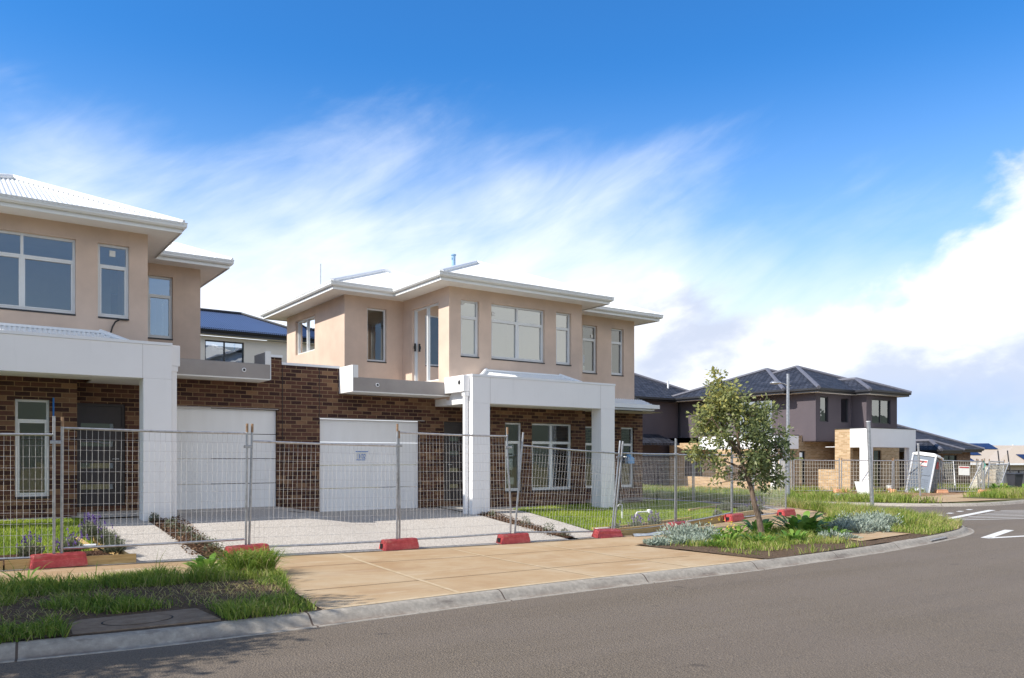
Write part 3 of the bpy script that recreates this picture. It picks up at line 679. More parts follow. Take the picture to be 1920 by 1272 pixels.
    W_('Y', 18.65, 1, 8.69, 9.23, 4.05, 5.40, trans=[4.98] if not wL else [], glass='glass_door' if wL else 'glass_up')
    W_('X', 8.08, 1, 20.62, 22.07, 4.49, 5.45, mull=[21.34], sill=False)
    sd_ = W_('X', 9.7, 1, 16.80, 18.14, 3.46, 5.37, mull=[17.47], sill=False, fw=.04, glass='glass_door', name='sliding_door')
    if wL:
        q = mk(); q.box(9.72, 9.755, 18.03, 18.07, 4.30, 4.50); q.box(9.70, 9.72, 18.04, 18.06, 4.36, 4.44); q.build('handle', M['cable'], sd_)
    W_('Y', 17.4, 1, 14.75, 15.30, 4.02, 5.38, trans=[4.98]); W_('Y', 17.4, 1, 15.85, 16.34, 4.02, 5.38, trans=[4.98])
    W_('Y', 16.3, 1, 11.31, 11.83, .76, 2.47, trans=[1.99 if wL else 2.10]); W_('Y', 16.3, 1, 12.14, 13.46, .76, 2.47, mull=[12.80], trans=[1.99])
    W_('Y', 17.4, 1, 14.86, 15.36, .72, 2.49, trans=[1.99]); W_('Y', 17.4, 1, 16.24, 16.76, .72, 2.49, trans=[1.99])
    W_('X', 16.77, -1, 19.2, 20.6, 4.3, 5.4, mull=[19.9]); W_('Y', 22.77, -1, 9.4, 10.6, 4.2, 5.4, sill=False)
    W_('Y', 22.77, -1, 12.5, 14.2, 4.2, 5.4, mull=[13.35], sill=False)
    return T, do
idt = lambda p: p
mA = lambda u: float(np.interp(u, [5.0, 6.78, 7.27, 8.08, 9.7, 13.8, 18.0], [7.55, 5.82, 5.40, 4.64, 3.10, -1.0, -5.2]))
tfA = lambda p: (mA(p[0]), p[1], p[2] + .15)
tfAp = lambda p: (13.03 - p[0], p[1], p[2] + .165)
TB, doorB = townhouse('beige two storey house over dark brick, seen whole in the middle of the photo', idt, idt, False, True, (6.78, 9.30), 5.925, 0, (11.5, 18, .3))
TA, doorA = townhouse('beige two storey house over dark brick, cut by the left edge, black cable below window', tfA, tfAp, True, False, (6.78, 9.20), 6.68, 1, (1.5, 18, .45))
def text_mesh(cu):
    tmp = bpy.data.objects.new('tmp_text', cu); COL.objects.link(tmp); bpy.context.view_layer.update()
    me = bpy.data.meshes.new_from_object(tmp.evaluated_get(bpy.context.evaluated_depsgraph_get())); bpy.data.objects.remove(tmp)
    me.name = cu.name; o = bpy.data.objects.new(cu.name, me); COL.objects.link(o); return o
def house_details():
    rB, rA = (11.5, 18, .3), (1.5, 18, .45)
    # delivery sticker on the garage door, with its lettering
    s = MB(); s.box(7.68, 7.93, 17.071, 17.0745, 1.53, 1.72); st = s.build('sticker', M['paper'], doorB)
    s = MB(); s.box(7.67, 7.98, 17.0685, 17.0705, 1.725, 1.742); s.box(7.69, 7.91, 17.068, 17.0705, 1.535, 1.55); s.build('blue_band', M['blue_tape'], st)
    cu = bpy.data.curves.new('sticker_lettering', 'FONT'); cu.body = 'J102'; cu.size = .15; cu.extrude = .001; cu.space_character = .85
    tx = text_mesh(cu); tx.parent = st; tx.location = (7.70, 17.067, 1.575); tx.rotation_euler = (R(90), 0, 0); tx.data.materials.clear(); tx.data.materials.append(M['blue_tape'])
    # notices taped inside the lower left window of B
    for (a, b, z0, z1) in ((11.42, 11.66, 1.62, 1.93), (11.42, 11.63, 1.28, 1.57), (11.45, 11.67, .92, 1.10)):
        p = MB(); p.box(a, b, 16.43, 16.434, z0, z1); p.build('paper_notice', M['paper'], TB, rB)
    p = MB(); p.box(11.45, 11.63, 16.428, 16.4295, 1.66, 1.70); p.box(11.45, 11.63, 16.428, 16.4295, 1.85, 1.89); p.build('notice_print', M['frame_dark'], TB, rB)
    for (x, z, pl) in ((10.09, 5.27, 16.385), (10.97, 5.10, 16.385), (15.13, 5.04, 17.485)):
        p = MB(); p.box(x, x+.09, pl, pl+.003, z, z+.09); p.build('window_label', M['paper'], TB, rB)
    p = MB(); p.box(2.46, 2.56, 16.383, 16.386, 5.32, 5.43); p.build('window_label', M['paper'], TA, rA)
    # loose power cable below the upper window of A, blue tape on the lower one
    p = MB(); p.tube([(2.75, 16.27, 4.155), (2.62, 16.26, 4.15), (2.54, 16.25, 4.10), (2.49, 16.25, 4.0), (2.46, 16.25, 3.88), (2.465, 16.25, 3.80)], .014, 8); p.build('loose_cable', M['cable'], TA, rA)
    p = MB(); p.box(1.535, 1.562, 16.285, 16.299, 1.2, 2.66); p.build('blue_tape', M['blue_tape'], TA, rA)
    # flue and mast on the roof of B
    p = MB(); p.tube([(11.75, 19.5, 6.85), (11.75, 19.5, 7.33)], .055, 12); p.tube([(11.75, 19.5, 7.24), (11.68, 19.5, 7.24)], .03, 8); p.tube([(11.75,19.5,7.33),(11.75,19.5,7.36)], .075, 12); p.build('flue', M['flue'], TB, rB)
    p = MB(); p.tube([(8.6, 21.5, 6.2), (8.6, 21.5, 7.05)], .012, 6); p.build('mast', M['galv'], TB, rB)
    # blue wrapped tap meter on the right wall
    p = MB(); p.cbox(16.36, 16.62, 17.20, 17.39, 1.42, 1.62, .04); p.cbox(16.40, 16.55, 17.28, 17.39, 1.62, 1.72, .03); p.build('wrapped_meter', M['blue_plastic'], TB, rB)
house_details()

# ------------------------------------------------------------------ ground, road, kerbs, paths
def resample(poly, n):
    P = np.array(poly, float); s = np.concatenate([[0], np.cumsum(np.hypot(*np.diff(P, axis=0).T))]); t = np.linspace(0, s[-1], n)
    return np.stack([np.interp(t, s, P[:, 0]), np.interp(t, s, P[:, 1])], 1), t
def ribbon(name, A, B, n, m, off, mat, kind='structure', zf=None, aligned=False, rough=0, parent=None):
    if aligned: a, b = np.array(A, float), np.array(B, float); n = len(a)
    else: a, _ = resample(A, n); b, _ = resample(B, n)
    mb = MB(); rows = []
    for i in range(n):
        row = []
        for j in range(m+1):
            x, y = a[i] + (b[i]-a[i]) * j/m
            z = (zf or H)(x, y) + off + (rough * mnoise.noise((x*1.7, y*1.7, 0)) if rough else 0)
            row.append((x, y, z))
        rows.append(row)
    mb.grid(rows); o = mb.build(name, mat, parent, merge=True)
    if kind and parent is None: o['kind'] = kind
    return o
def setting():
    # base sheet to the horizon
    xs = sorted(set(np.concatenate([np.arange(-8, 52, 1.0), [-3000, -1200, -500, -200, -80, -40, -20, -14, 60, 70, 80, 90, 110, 140, 200, 400, 900, 3000]])))
    ys = sorted(set(np.concatenate([np.arange(2, 40, 1.0), [-3000, -1200, -400, -150, -60, -30, -14, -6, -2, 45, 55, 70, 90, 130, 220, 500, 1200, 3000]])))
    mb = MB(); rows = [[(x, y, H(x, y) - .22) for x in xs] for y in ys]; mb.grid(rows)
    tag(mb.build('ground', M['plain_ground'], merge=True), kind='structure')
    # low hills on the other side of the estate, behind the camera (seen only in the window panes)
    mb = MB(); rows = []
    for j in range(12):
        t = j/11; rows.append([(x, -260 - 420*t, -2 + (62 + 26*mnoise.noise((x*.004, 1.7, 0)) + 9*mnoise.noise((x*.02, 4.1, t)))*math.sin(math.pi*.5*t)) for x in range(-900, 1500, 40)])
    mb.grid(rows); tag(mb.build('hills', plain('hill_scrub', (.055, .07, .045), .95, .3, .02), merge=True), kind='structure')
    # roads
    us = np.concatenate([[-60, -40, -20, -10], np.arange(-5, 23.3, .35)])
    lo = [(u, -3.2) for u in us]; hi = [(u, Vk(u) + .0) for u in us]
    us2 = [u for u in us if u <= 20.6]
    mb = MB()
    rows = [[(u, v, zroad(u, v)) for v in np.linspace(-3.2, Vk(u), 14)] for u in us2]; mb.grid(rows)
    # intersection and side street
    ptsK = [(x, y) for x, y in K if x > 20.55]; ptsK[0] = (us2[-1], Vk(us2[-1]))
    a = [(us2[-1], -3.2)] + [(28.0 + i*.1, -3.2) for i in range(0)]
    A_, _ = resample(ptsK, 46); K2a = [(x, y) for x, y in K2 if x < 29.7]; B_, _ = resample(K2a[::-1], 46)
    rows = [[tuple(np.append(p, zroad(*p))) for p in (A_[i] + (B_[i]-A_[i])*t for t in np.linspace(0, 1, 12))] for i in range(46)]; mb.grid(rows)
    x_, y_ = A_[0]; X_, Y_ = B_[0]
    low = [(us2[-1] + (62-us2[-1])*t, -3.2) for t in np.linspace(0, 1, 24)]
    topl = [(x_ + (X_-x_)*t, y_ + (Y_-y_)*t) for t in np.linspace(0, 1, 12)] + [(x, y) for x, y in K2 if x > X_ + .05 and x < 62]
    T_, _ = resample(topl, 60); L_, _ = resample(low, 60)
    rows = [[tuple(np.append(p, zroad(*p))) for p in (L_[i] + (T_[i]-L_[i])*t for t in np.linspace(0, 1, 12))] for i in range(60)]; mb.grid(rows)
    tag(mb.build('road', M['asphalt'], merge=True), kind='structure')
    # kerbs: rolled profile swept along the road edge
    def kerb(path, side, name, sc=1.0):
        P, s = resample(path, int(260*sc)); mb = MB(); rows = []; uvs = []
        T = np.gradient(P, axis=0); T /= np.linalg.norm(T, axis=1)[:, None]; Nn = np.stack([-T[:, 1], T[:, 0]], 1) * side
        prof = [(-.035, -.004), (-.03, .006), (.0, .007), (.07, -.002), (.095, .010), (.125, .045), (.16, .080), (.195, .097), (.25, .102)]
        for i in range(len(P)):
            zr = zroad(*P[i]); row = []
            for o, z in prof: q = P[i] + Nn[i]*o; row.append((q[0], q[1], zr + z))
            rows.append(row); uvs.append([(s[i], o) for o, _ in prof])
        mb.grid(rows, uvs=uvs); tag(mb.build(name, M['kerb'], merge=True), kind='structure'); return P, Nn
    kn = [(x, y) for x, y in K if -12 < x and y < 45]; kerb(kn, 1, 'kerb')
    kerb([(x, y) for x, y in K2 if x < 62 and y < 45], 1, 'far_kerb')
    # footpath, crossover, driveways
    FIN = [(-14, 12.35), (10.55, 12.35), (13.4, 12.55), (16, 13.1), (18.0, 13.75), (19.3, 14.9), (19.9, 16.5), (20.05, 19), (20.05, 45)]
    FOUT = [(-14, 10.9), (10.55, 10.9), (14, 11.05), (16.5, 11.5), (18.7, 12.2), (20.2, 13.4), (21.1, 15.2), (21.4, 18), (21.4, 45)]
    FIN = smooth_path(FIN, 8); FOUT = smooth_path(FOUT, 8)
    ribbon('footpath', [p for p in FIN], [p for p in FOUT], 150, 6, 0, M['clay'], aligned=False)
    kb = lambda u: Vk(u) + .24
    cu_ = [3.02 + (10.5-3.02)*t for t in np.linspace(0, 1, 40)]
    ribbon('crossover', [(u + (3.42-u)*.0 + (.45*(1-(u-3.02)/7.48)), 10.9) for u in cu_], [(u, kb(u)) for u in cu_], 40, 14, .0, M['clay'], aligned=True)
    # tooled joints of the crossover slabs, and the clean strip against the kerb
    def line(name, pts, w, off=.004, mat=None):
        pts, _ = resample(pts, 24); T = np.gradient(pts, axis=0); T /= np.linalg.norm(T, axis=1)[:, None]; N_ = np.stack([-T[:, 1], T[:, 0]], 1)*w/2
        return ribbon(name, pts - N_, pts + N_, 24, 1, off, mat or M['joint'], aligned=True)
    line('concrete_joint', [(5.22, 12.3), (4.72, kb(4.72))], .06); line('concrete_joint', [(7.25, 12.3), (7.05, 10), (6.95, kb(6.95))], .05)
    line('concrete_joint', [(9.15, 12.3), (8.85, 8.9), (8.8, kb(8.8))], .05)
    line('concrete_joint', [(3.3, 8.75), (5, 8.85), (8, 9.05), (9.9, 9.0)], .014, .004, M['soil']); line('concrete_joint', [(3.5, 10.88), (10.4, 10.92)], .014, .004, M['soil'])
    line('concrete_joint', [(3.05, kb(3.05)+.04), (6, kb(6)+.045), (10.4, kb(10.4)+.05)], .09, .004)
    line('concrete_joint', [(-4, 12.30), (2, 12.33), (10.3, 12.33)], .05, .005, M['concrete'])
    ribbon('driveway', [(3.33, 15.9), (3.56, 12.36)], [(9.75, 15.9), (10.14, 12.36)], 24, 14, .004, M['aggregate'])
    ribbon('driveway_apron', [(3.33, 17.12), (3.33, 15.9)], [(9.75, 17.12), (9.75, 15.9)], 10, 40, .004, M['aggregate'])
    ribbon('path', [(1.98, 15.9), (2.0, 15.6), (2.19, 12.36)], [(2.88, 15.9), (2.9, 15.4), (3.17, 12.36)], 20, 3, .006, M['aggregate'])
    ribbon('porch_slab', [(1.5, 17.1), (1.95, 15.9)], [(3.3, 17.1), (3.3, 15.9)], 8, 4, .03, M['concrete'])
    ribbon('path', [(10.2, 15.8), (10.26, 14), (10.38, 12.36)], [(11.2, 15.8), (11.24, 14), (11.22, 12.36)], 20, 3, .006, M['aggregate'])
    ribbon('porch_slab', [(9.76, 17.1), (9.76, 15.8)], [(13.4, 17.1), (13.4, 15.8)], 8, 6, .02, M['concrete'])
    ribbon('path', [(-6, 16.35), (-6, 16.02)], [(1.5, 16.35), (1.95, 16.02)], 4, 8, .03, M['concrete'])
    ribbon('mulch_strip', [(2.9, 15.9), (2.92, 15.2), (3.19, 12.36)], [(3.32, 15.9), (3.33, 15.2), (3.55, 12.45)], 30, 5, .012, M['mulch'], rough=.02)
    ribbon('mulch_strip', [(9.77, 15.75), (9.86, 14.5), (10.16, 12.5)], [(10.19, 15.75), (10.24, 14.5), (10.36, 12.5)], 30, 5, .012, M['mulch'], rough=.02)
    ribbon('lawn', [(-6, 16.0), (-6, 13.05)], [(1.95, 16.0), (1.80, 13.05)], 20, 30, .01, M['turf'])
    ribbon('garden_bed', [(-6, 13.03), (-6, 12.37)], [(1.82, 13.03), (2.15, 12.37)], 6, 30, .05, M['mulch'], rough=.02)
    ribbon('lawn', [(11.22, 15.8), (11.25, 12.95)], [(19.6, 17.9), (18.0, 13.9)], 26, 40, .01, M['turf'])
    ribbon('lawn_side', [(13.4, 17.3), (13.4, 15.8)], [(19.8, 24), (19.6, 17.9)], 10, 16, .009, M['turf'])
    ribbon('garden_bed', [(11.25, 12.93), (11.25, 12.37)], [(18.0, 13.88), (17.6, 13.6)], 6, 30, .02, M['mulch'], rough=.02)
    # verges
    va = [(u, kb(u)) for u in np.linspace(-12, 3.0, 40)]; vb = [(u if u < 2 else u + (u-2)*.42, 10.9) for u in np.linspace(-12, 3.0, 40)]
    def zv(x, y): return H(x, y) + .03*mnoise.noise((x*.9, y*.9, 3)) + .03*max(0, min(1, (y-8)/1.0))*max(0, min(1, (10.9-y)/.8))
    ribbon('verge', va, vb, 40, 22, .0, M['soil'], aligned=True, zf=zv)
    kbk = [(x, y) for x, y in K if x > 10.55 and y < 45]
    P_, _ = resample([(10.55, Vk(10.55))] + kbk, 120); T = np.gradient(P_, axis=0); T /= np.linalg.norm(T, axis=1)[:, None]; back = P_ + np.stack([-T[:, 1], T[:, 0]], 1)*.23
    fo = [(10.55, 10.9)] + [p for p in FOUT if p[0] > 10.6]
    global VERGE_IN, VERGE_OUT
    VERGE_IN, VERGE_OUT = back, resample(fo, 120)[0]
    ribbon('verge', back, VERGE_OUT, 120, 14, .01, M['soil'], aligned=True, rough=.025)
    # paved ramp through the verge next to the drain
    ribbon('kerb_ramp', [(14.4, 8.72), (14.9, 9.9)], [(16.7, 8.98), (16.5, 9.75)], 8, 8, .03, M['clay'])
    # far block
    f1 = [(x, y) for x, y in K2 if x < 62 and y < 45]; P_, _ = resample(f1, 140); T = np.gradient(P_, axis=0); T /= np.linalg.norm(T, axis=1)[:, None]; N_ = np.stack([-T[:, 1], T[:, 0]], 1)
    ribbon('far_verge', P_ + N_*.23, P_ + N_*3.0, 140, 6, .0, M['verge_base'], aligned=True, rough=.03)
    ribbon('far_footpath', P_ + N_*3.0, P_ + N_*4.5, 140, 3, .004, M['clay'], aligned=True)
    ribbon('far_lots', P_ + N_*4.5, np.stack([np.maximum(P_[:, 0], 48) + 14, P_[:, 1] + 14], 1), 140, 12, .0, M['dirt'], aligned=True, rough=.02)
    ribbon('far_crossover', [(29.9, 15.1), (30.2, 17.4)], [(34.6, 14.55), (34.8, 17.2)], 10, 8, .03, M['clay'])
    # round pit cover in the left verge, drain grate in the kerb
    mb = MB(); zz = H(1.45, 7.88) + .012
    mb.hexa([(.86, 7.55, zz-.12), (2.05, 7.50, zz-.12), (2.05, 8.22, zz-.12), (.86, 8.22, zz-.12)], [(.86, 7.57, zz), (2.05, 7.52, zz), (2.0, 8.20, zz), (.9, 8.22, zz)])
    surr = mb.build('pit_surround', M['pit'])
    tag(surr, 'round concrete pit cover set in a slab in the left grass verge', 'manhole')
    mb = MB(); c = (1.42, 7.90, zz)
    ring = [(c[0]+.285*math.cos(t), c[1]+.20*math.sin(t)) for t in np.linspace(0, 2*math.pi, 41)[:-1]]
    mb.hexa([(x, y, zz-.02) for x, y in ring], [(x, y, zz+.004) for x, y in ring]); lid = mb.build('pit_lid', M['pit'], surr)
    mb = MB()
    for i in range(40):
        t0, t1 = i*math.pi/20, (i+1)*math.pi/20
        f = lambda t, r: (c[0]+r*.285*math.cos(t), c[1]+r*.20*math.sin(t), zz+.0015)
        mb.face([f(t0, 1.005), f(t1, 1.005), f(t1, 1.06), f(t0, 1.06)])
    mb.build('pit_seam', M['hole'], surr)
    gt = MB(); gx, gy, gz = 17.05, 8.66, zroad(17.05, 8.4) + .02
    dr = Vector((1, .16, 0)).normalized(); pr = Vector((-dr.y, dr.x, 0)); o = Vector((gx-.45, gy-.18, gz))
    q = lambda a, b_, z: tuple(o + dr*a + pr*b_ + Vector((0, 0, z)))
    for i in range(19):
        a = i*.05; gt.hexa([q(a,0,0), q(a+.018,0,0), q(a+.018,.27,.06), q(a,.27,.06)], [q(a,0,.02), q(a+.018,0,.02), q(a+.018,.27,.085), q(a,.27,.085)])
    for b_ in (0, .08, .16, .25): gt.hexa([q(-.01,b_,-.004+b_*.23), q(.93,b_,-.004+b_*.23), q(.93,b_+.02,-.004+b_*.23), q(-.01,b_+.02,-.004+b_*.23)], [q(-.01,b_,.016+b_*.23), q(.93,b_,.016+b_*.23), q(.93,b_+.02,.016+b_*.23), q(-.01,b_+.02,.016+b_*.23)])
    go = gt.build('drain_grate', M['galv']); tag(go, 'steel stormwater grate set in the kerb at the street corner', 'grate')
    hb = MB(); hb.face([q(-.02,-.01,-.003), q(.94,-.01,-.003), q(.94,.28,.055), q(-.02,.28,.055)]); hb.build('grate_pit', M['hole'], go)
    # road paint
    def mark(name, pts, off=.005):
        mb = MB(); mb.face([(x, y, zroad(x, y) + off) for x, y in pts]); tag(mb.build(name, M['paint']), kind='structure')
    def stripe(p, q_, w, n=10):
        p, q_ = np.array(p, float), np.array(q_, float); t = (q_-p)/np.linalg.norm(q_-p); nn = np.array([-t[1], t[0]])*w/2; mb = MB()
        for i in range(n):
            a, b = p+(q_-p)*i/n, p+(q_-p)*(i+1)/n
            mb.face([(*(a-nn), zroad(*(a-nn))+.005), (*(b-nn), zroad(*(b-nn))+.005), (*(b+nn), zroad(*(b+nn))+.005), (*(a+nn), zroad(*(a+nn))+.005)])
        return mb
    tag(stripe((18.3, 8.20), (22.5, 7.3), .16).build('road_marking', M['paint']), kind='structure')
    tag(stripe((18.35, 8.22), (20.9, 8.82), .20).build('road_marking', M['paint']), kind='structure')
    tag(stripe((22.3, 11.25), (28.6, 12.6), .22).build('road_marking', M['paint']), kind='structure')
    for k in range(7):
        t = k/6; p = (22.9 + 5.6*t, 11.2 + 1.1*t); tag(stripe(p, (p[0] + 2.6, p[1] - 1.0), .10, 4).build('road_marking', M['paint']), kind='structure')
    for k in range(6):
        t = k/5; p = (22.0 + 6.0*t, 11.75 + 1.35*t); tag(stripe(p, (p[0]+.42, p[1]+.1), .16, 2).build('road_marking', M['paint']), kind='structure')
setting()

# ------------------------------------------------------------------ timber garden edging
def sleepers():
    def plank(p, q, w, z0, z1, label, cat='garden edging', group='pine sleepers edging the garden beds'):
        p, q = Vector((*p, 0)), Vector((*q, 0)); t = (q-p).normalized(); n = Vector((-t.y, t.x, 0))*w
        mid = (p+q)/2; root = Vector((mid.x, mid.y, H(mid.x, mid.y)))
        za, zb = H(p.x, p.y), H(q.x, q.y); mb = MB()
        f = lambda a, z: (a.x-root.x, a.y-root.y, z-root.z)
        mb.hexa([f(p, za+z0), f(q, zb+z0), f(q+n, zb+z0), f(p+n, za+z0)], [f(p, za+z1), f(q, zb+z1), f(q+n, zb+z1), f(p+n, za+z1)])
        o = mb.build('garden_sleeper', M['timber'], bevel=.006); o.location = root; tag(o, label, cat, group)
    plank((.62, 12.36), (2.2, 12.36), .05, -.08, .13, 'pine sleeper along the footpath in front of the left lawn, right of the red block')
    plank((-3, 12.36), (.60, 12.36), .05, -.08, .12, 'pine sleeper along the footpath at the left edge of the photo')
    plank((2.2, 12.42), (1.92, 14.0), .05, -.06, .07, 'pine sleeper between the left lawn bed and the pebbled path')
    plank((-3, 13.0), (1.78, 13.0), .05, -.06, .05, 'pine sleeper between the left lawn and its lavender bed')
    plank((1.83, 13.06), (1.68, 14.05), .05, -.06, .05, 'short pine sleeper at the corner of the left lawn beside lavender')
    plank((11.28, 12.44), (13.3, 12.60), .05, -.06, .14, 'pine sleeper on the footpath right of the crushed red block')
    plank((13.32, 12.60), (15.6, 13.12), .05, -.06, .14, 'pine sleeper on the footpath behind the silver bushes')
    plank((15.62, 13.12), (17.7, 13.74), .05, -.06, .14, 'pine sleeper on the footpath behind the leaning street tree')
    plank((11.32, 13.0), (12.6, 13.08), .05, -.04, .06, 'thin pine edge between the right lawn and its lavender bed')
    plank((12.62, 13.08), (15.0, 13.55), .05, -.04, .06, 'long pine edge at the front of the right lawn behind the fence')
    plank((16.1, 14.6), (18.1, 15.4), .05, -.04, .08, 'pine edge across the right lawn behind the garden tap')
sleepers()

# ------------------------------------------------------------------ temporary fencing
def panel(BL, BR, TR, TL, label, group, rails=(None,)*4, rust=False, nv=34, nh=11, name='mesh_fence', r=.019, wr=.0019, bent=0, wm='wire'):
    BL, BR, TR, TL = map(Vector, (BL, BR, TR, TL)); root = (BL+BR)/2
    T = thing(name, root, label, 'fence panel', group)
    L = lambda p: tuple(Vector(p) - root)
    zt0, zt1, zb0, zb1 = rails
    ft = lambda P, Q, z: P + (Q-P)*((z-P.z)/(Q.z-P.z))
    tl = ft(BL, TL, zt0 if zt0 else TL.z - .12); tr = ft(BR, TR, zt1 if zt1 else TR.z - .12)
    bl = ft(BL, TL, zb0 if zb0 else BL.z + .10); br = ft(BR, TR, zb1 if zb1 else BR.z + .10)
    perp = (BR-BL).cross(Vector((0,0,1))).normalized()
    def post(P, Q, wob):
        return [L(P + (Q-P)*t + (BR-BL).normalized()*wob*math.sin(t*7)*.5 + perp*wob*math.sin(t*5)) for t in np.linspace(0, 1, 9)]
    for P, Q, w in ((BL, TL, bent*.3), (BR, TR, bent)):
        mb = MB(); mb.tube(post(P, Q, w), r, 8, 0); pp = mb.build('post', M['galv'], T)
        if rust: 
            mb = MB(); e = L(Q); d_ = (Vector(Q)-Vector(P)).normalized(); mb.tube([tuple(Vector(e)-d_*.13), tuple(Vector(e)+d_*.002)], r*1.03, 8); mb.build('rusty_top', M['rust'], pp)
    for a, b in ((tl, tr), (bl, br)):
        mb = MB(); mb.tube([L(a), L(a+(b-a)*.02), L(a+(b-a)*.5 - Vector((0,0,.008))), L(a+(b-a)*.98), L(b)], [r*.6, r*.92, r*.92, r*.92, r*.6], 8); mb.build('rail', M['galv'], T)
    mb = MB()
    for i in range(1, nv):
        t = i/nv; a = bl + (br-bl)*t; b = tl + (tr-tl)*t
        j = [(random.random()-.5)*.012*(1+bent*20) for _ in range(2)]
        m_ = (a+b)/2 + perp*j[0] + (br-bl).normalized()*j[1]
        mb.tube([L(a), L(m_), L(b)], wr, 4, cap=False)
    hs = [k/nh for k in range(1, nh)]
    for t in hs:
        a = bl + (tl-bl)*t; b = br + (tr-br)*t
        mb.tube([L(a), L(a+(b-a)*.5 + perp*.006), L(b)], wr, 4, cap=False)
    mb.build('wire_mesh', M[wm], T)
    if nv > 30:
        q = BR + (TR-BR)*.82; mb = MB(); c = L(q); mb.cbox(c[0]-.045, c[0]+.085, c[1]-.028, c[1]+.028, c[2]-.022, c[2]+.022, .006); mb.tube([(c[0]+.02, c[1]-.05, c[2]), (c[0]+.02, c[1]+.05, c[2])], .008, 6); mb.build('clamp', M['galv'], T)
    return T
GF = 'mesh fence panels along the footpath in front of the new houses'
panel((-1.25, 12.45, .32), (1.19, 12.45, .21), (1.19, 12.45, 2.16), (-1.25, 12.45, 2.2), 'mesh fence panel cut by the left edge of the photo', GF, (1.90, 1.91, .34, .25))
panel((1.28, 12.45, .21), (3.77, 12.45, .16), (3.79, 12.45, 2.12), (1.29, 12.45, 2.15), 'mesh fence panel in front of the charcoal front door, with a raised bottom rail', GF, (2.0, 1.97, .36, .34), rust=True)
panel((3.82, 12.45, .16), (6.36, 12.45, .09), (6.37, 12.45, 2.18), (3.87, 12.45, 2.12), 'mesh fence panel in front of the brick pier between two white garage doors', GF, (1.85, 1.80, .21, .16), rust=True)
panel((6.41, 12.45, .09), (8.76, 12.45, .09), (8.69, 12.45, 2.17), (6.40, 12.45, 2.06), 'mesh fence panel before the right garage door and white pillar, right post bent and rusty', GF, (2.03, 2.0, .17, .16), rust=True, bent=.02)
panel((8.86, 12.45, .09), (11.35, 12.45, .03), (11.56, 12.42, 1.95), (9.04, 12.42, 2.08), 'mesh fence panel leaning right in front of the lower portico windows', GF, (1.83, 1.68, .17, .06))
panel((11.43, 12.47, .02), (13.42, 12.62, .06), (13.44, 12.62, 2.03), (11.66, 12.44, 1.94), 'mesh fence panel with a slanting left post right of the portico, garden tap behind it', GF, (1.69, 1.67, .06, .10), nv=40)
panel((13.48, 12.64, .06), (16.0, 13.15, .07), (16.0, 13.15, 2.0), (13.48, 12.64, 2.02), 'mesh fence panel directly behind the crown of the leaning street tree', GF, (1.66, 1.66, .10, .22), nv=36)
panel((16.06, 13.17, .05), (18.85, 13.62, .03), (18.85, 13.62, 1.64), (16.06, 13.17, 1.66), 'last mesh fence panel at the lot corner, right end by the tall lamp pole', GF, (1.60, 1.60, .08, .10), nv=36)
GS = 'mesh fence panels running back along the side of the corner lot'
panel((18.92, 13.68, .03), (20.0, 15.6, .06), (20.05, 15.6, 1.75), (18.92, 13.68, 1.75), 'mesh fence panel turning back from the lot corner behind lavender bushes', GS, nv=36)
panel((20.03, 15.66, .06), (20.15, 18.1, .05), (20.15, 18.1, 1.8), (20.03, 15.66, 1.8), 'mesh side fence panel seen edge on beyond the lawn, nearer to the lot corner', GS, nv=36)
panel((20.15, 18.16, .05), (20.1, 20.7, .05), (20.1, 20.7, 1.8), (20.15, 18.16, 1.8), 'mesh side fence panel seen edge on beyond the lawn, nearer to the house', GS, nv=36)
GC = 'rusty mesh fence panels in front of the dark house across the side street'
FB = [(34.0, 24.95), (34.55, 24.55), (36.5, 23.2), (38.7, 21.7), (40.6, 20.3), (42.4, 19.1)]
labs = ['mesh fence panel across the side street, left of the low cream brick wall', 'mesh fence panel in front of the low cream brick wall of the dark house', 'mesh fence panel in front of the white portico of the dark house', 'mesh fence panel just left of the leaning portable toilet', 'mesh fence panel in front of the portable toilet, white notice tied to it']
def far_panels():
    for i, (p, q) in enumerate(zip(FB, FB[1:])):
        z0, z1 = H(*p) - .02, H(*q) - .02
        dx = .03*((i % 3) - 1)
        panel((p[0]+.04, p[1]-.03, z0), (q[0]-.04, q[1]+.03, z1), (q[0]-.04+dx, q[1]+.03, z1+1.72), (p[0]+.04+dx, p[1]-.03, z0+1.75), labs[i], GC, nv=17, nh=8, r=.028, wr=.0075, wm='wire_far', rust=(i > 1))
    a = [((42.5, 19.1), (44.0, 19.9)), ((44.05, 20.1), (45.4, 20.6)), ((45.8, 20.4), (48.6, 20.9))]
    lb = ['mesh fence panel tied with green string at its left end, right of the toilet', 'twisted mesh fence panel leaning between two others at the corner site', 'last mesh fence panel of the corner site, nearest the grey boundary fence']
    for i, (p, q) in enumerate(a):
        z0, z1 = H(*p) - .05, H(*q) - .05; l = (.05, -.25, .3)[i]
        panel((*p, z0), (*q, z1), (q[0]+l, q[1], z1+1.75), (p[0]+l*.6, p[1], z0+1.78), lb[i], GC, nv=17, nh=8, r=.028, wr=.0075, wm='wire_far', rust=True, bent=.02)
    # loose panel leaning inside the site
    panel((40.3, 21.3, -.1), (42.7, 20.6, -.15), (43.1, 20.9, 1.42), (40.75, 21.6, 1.45), 'loose mesh panel leaning sideways inside the site, right of the portable toilet', GC, nv=17, nh=8, r=.028, wr=.0075, wm='wire_far')
far_panels()
panel((43.2, 20.3, -.35), (45.5, 20.9, -.4), (46.3, 20.5, 1.25), (44.0, 19.9, 1.35), 'pale mesh panel toppling to the right behind the green string post', GC, nv=17, nh=8, r=.028, wr=.0075, wm='wire_far')
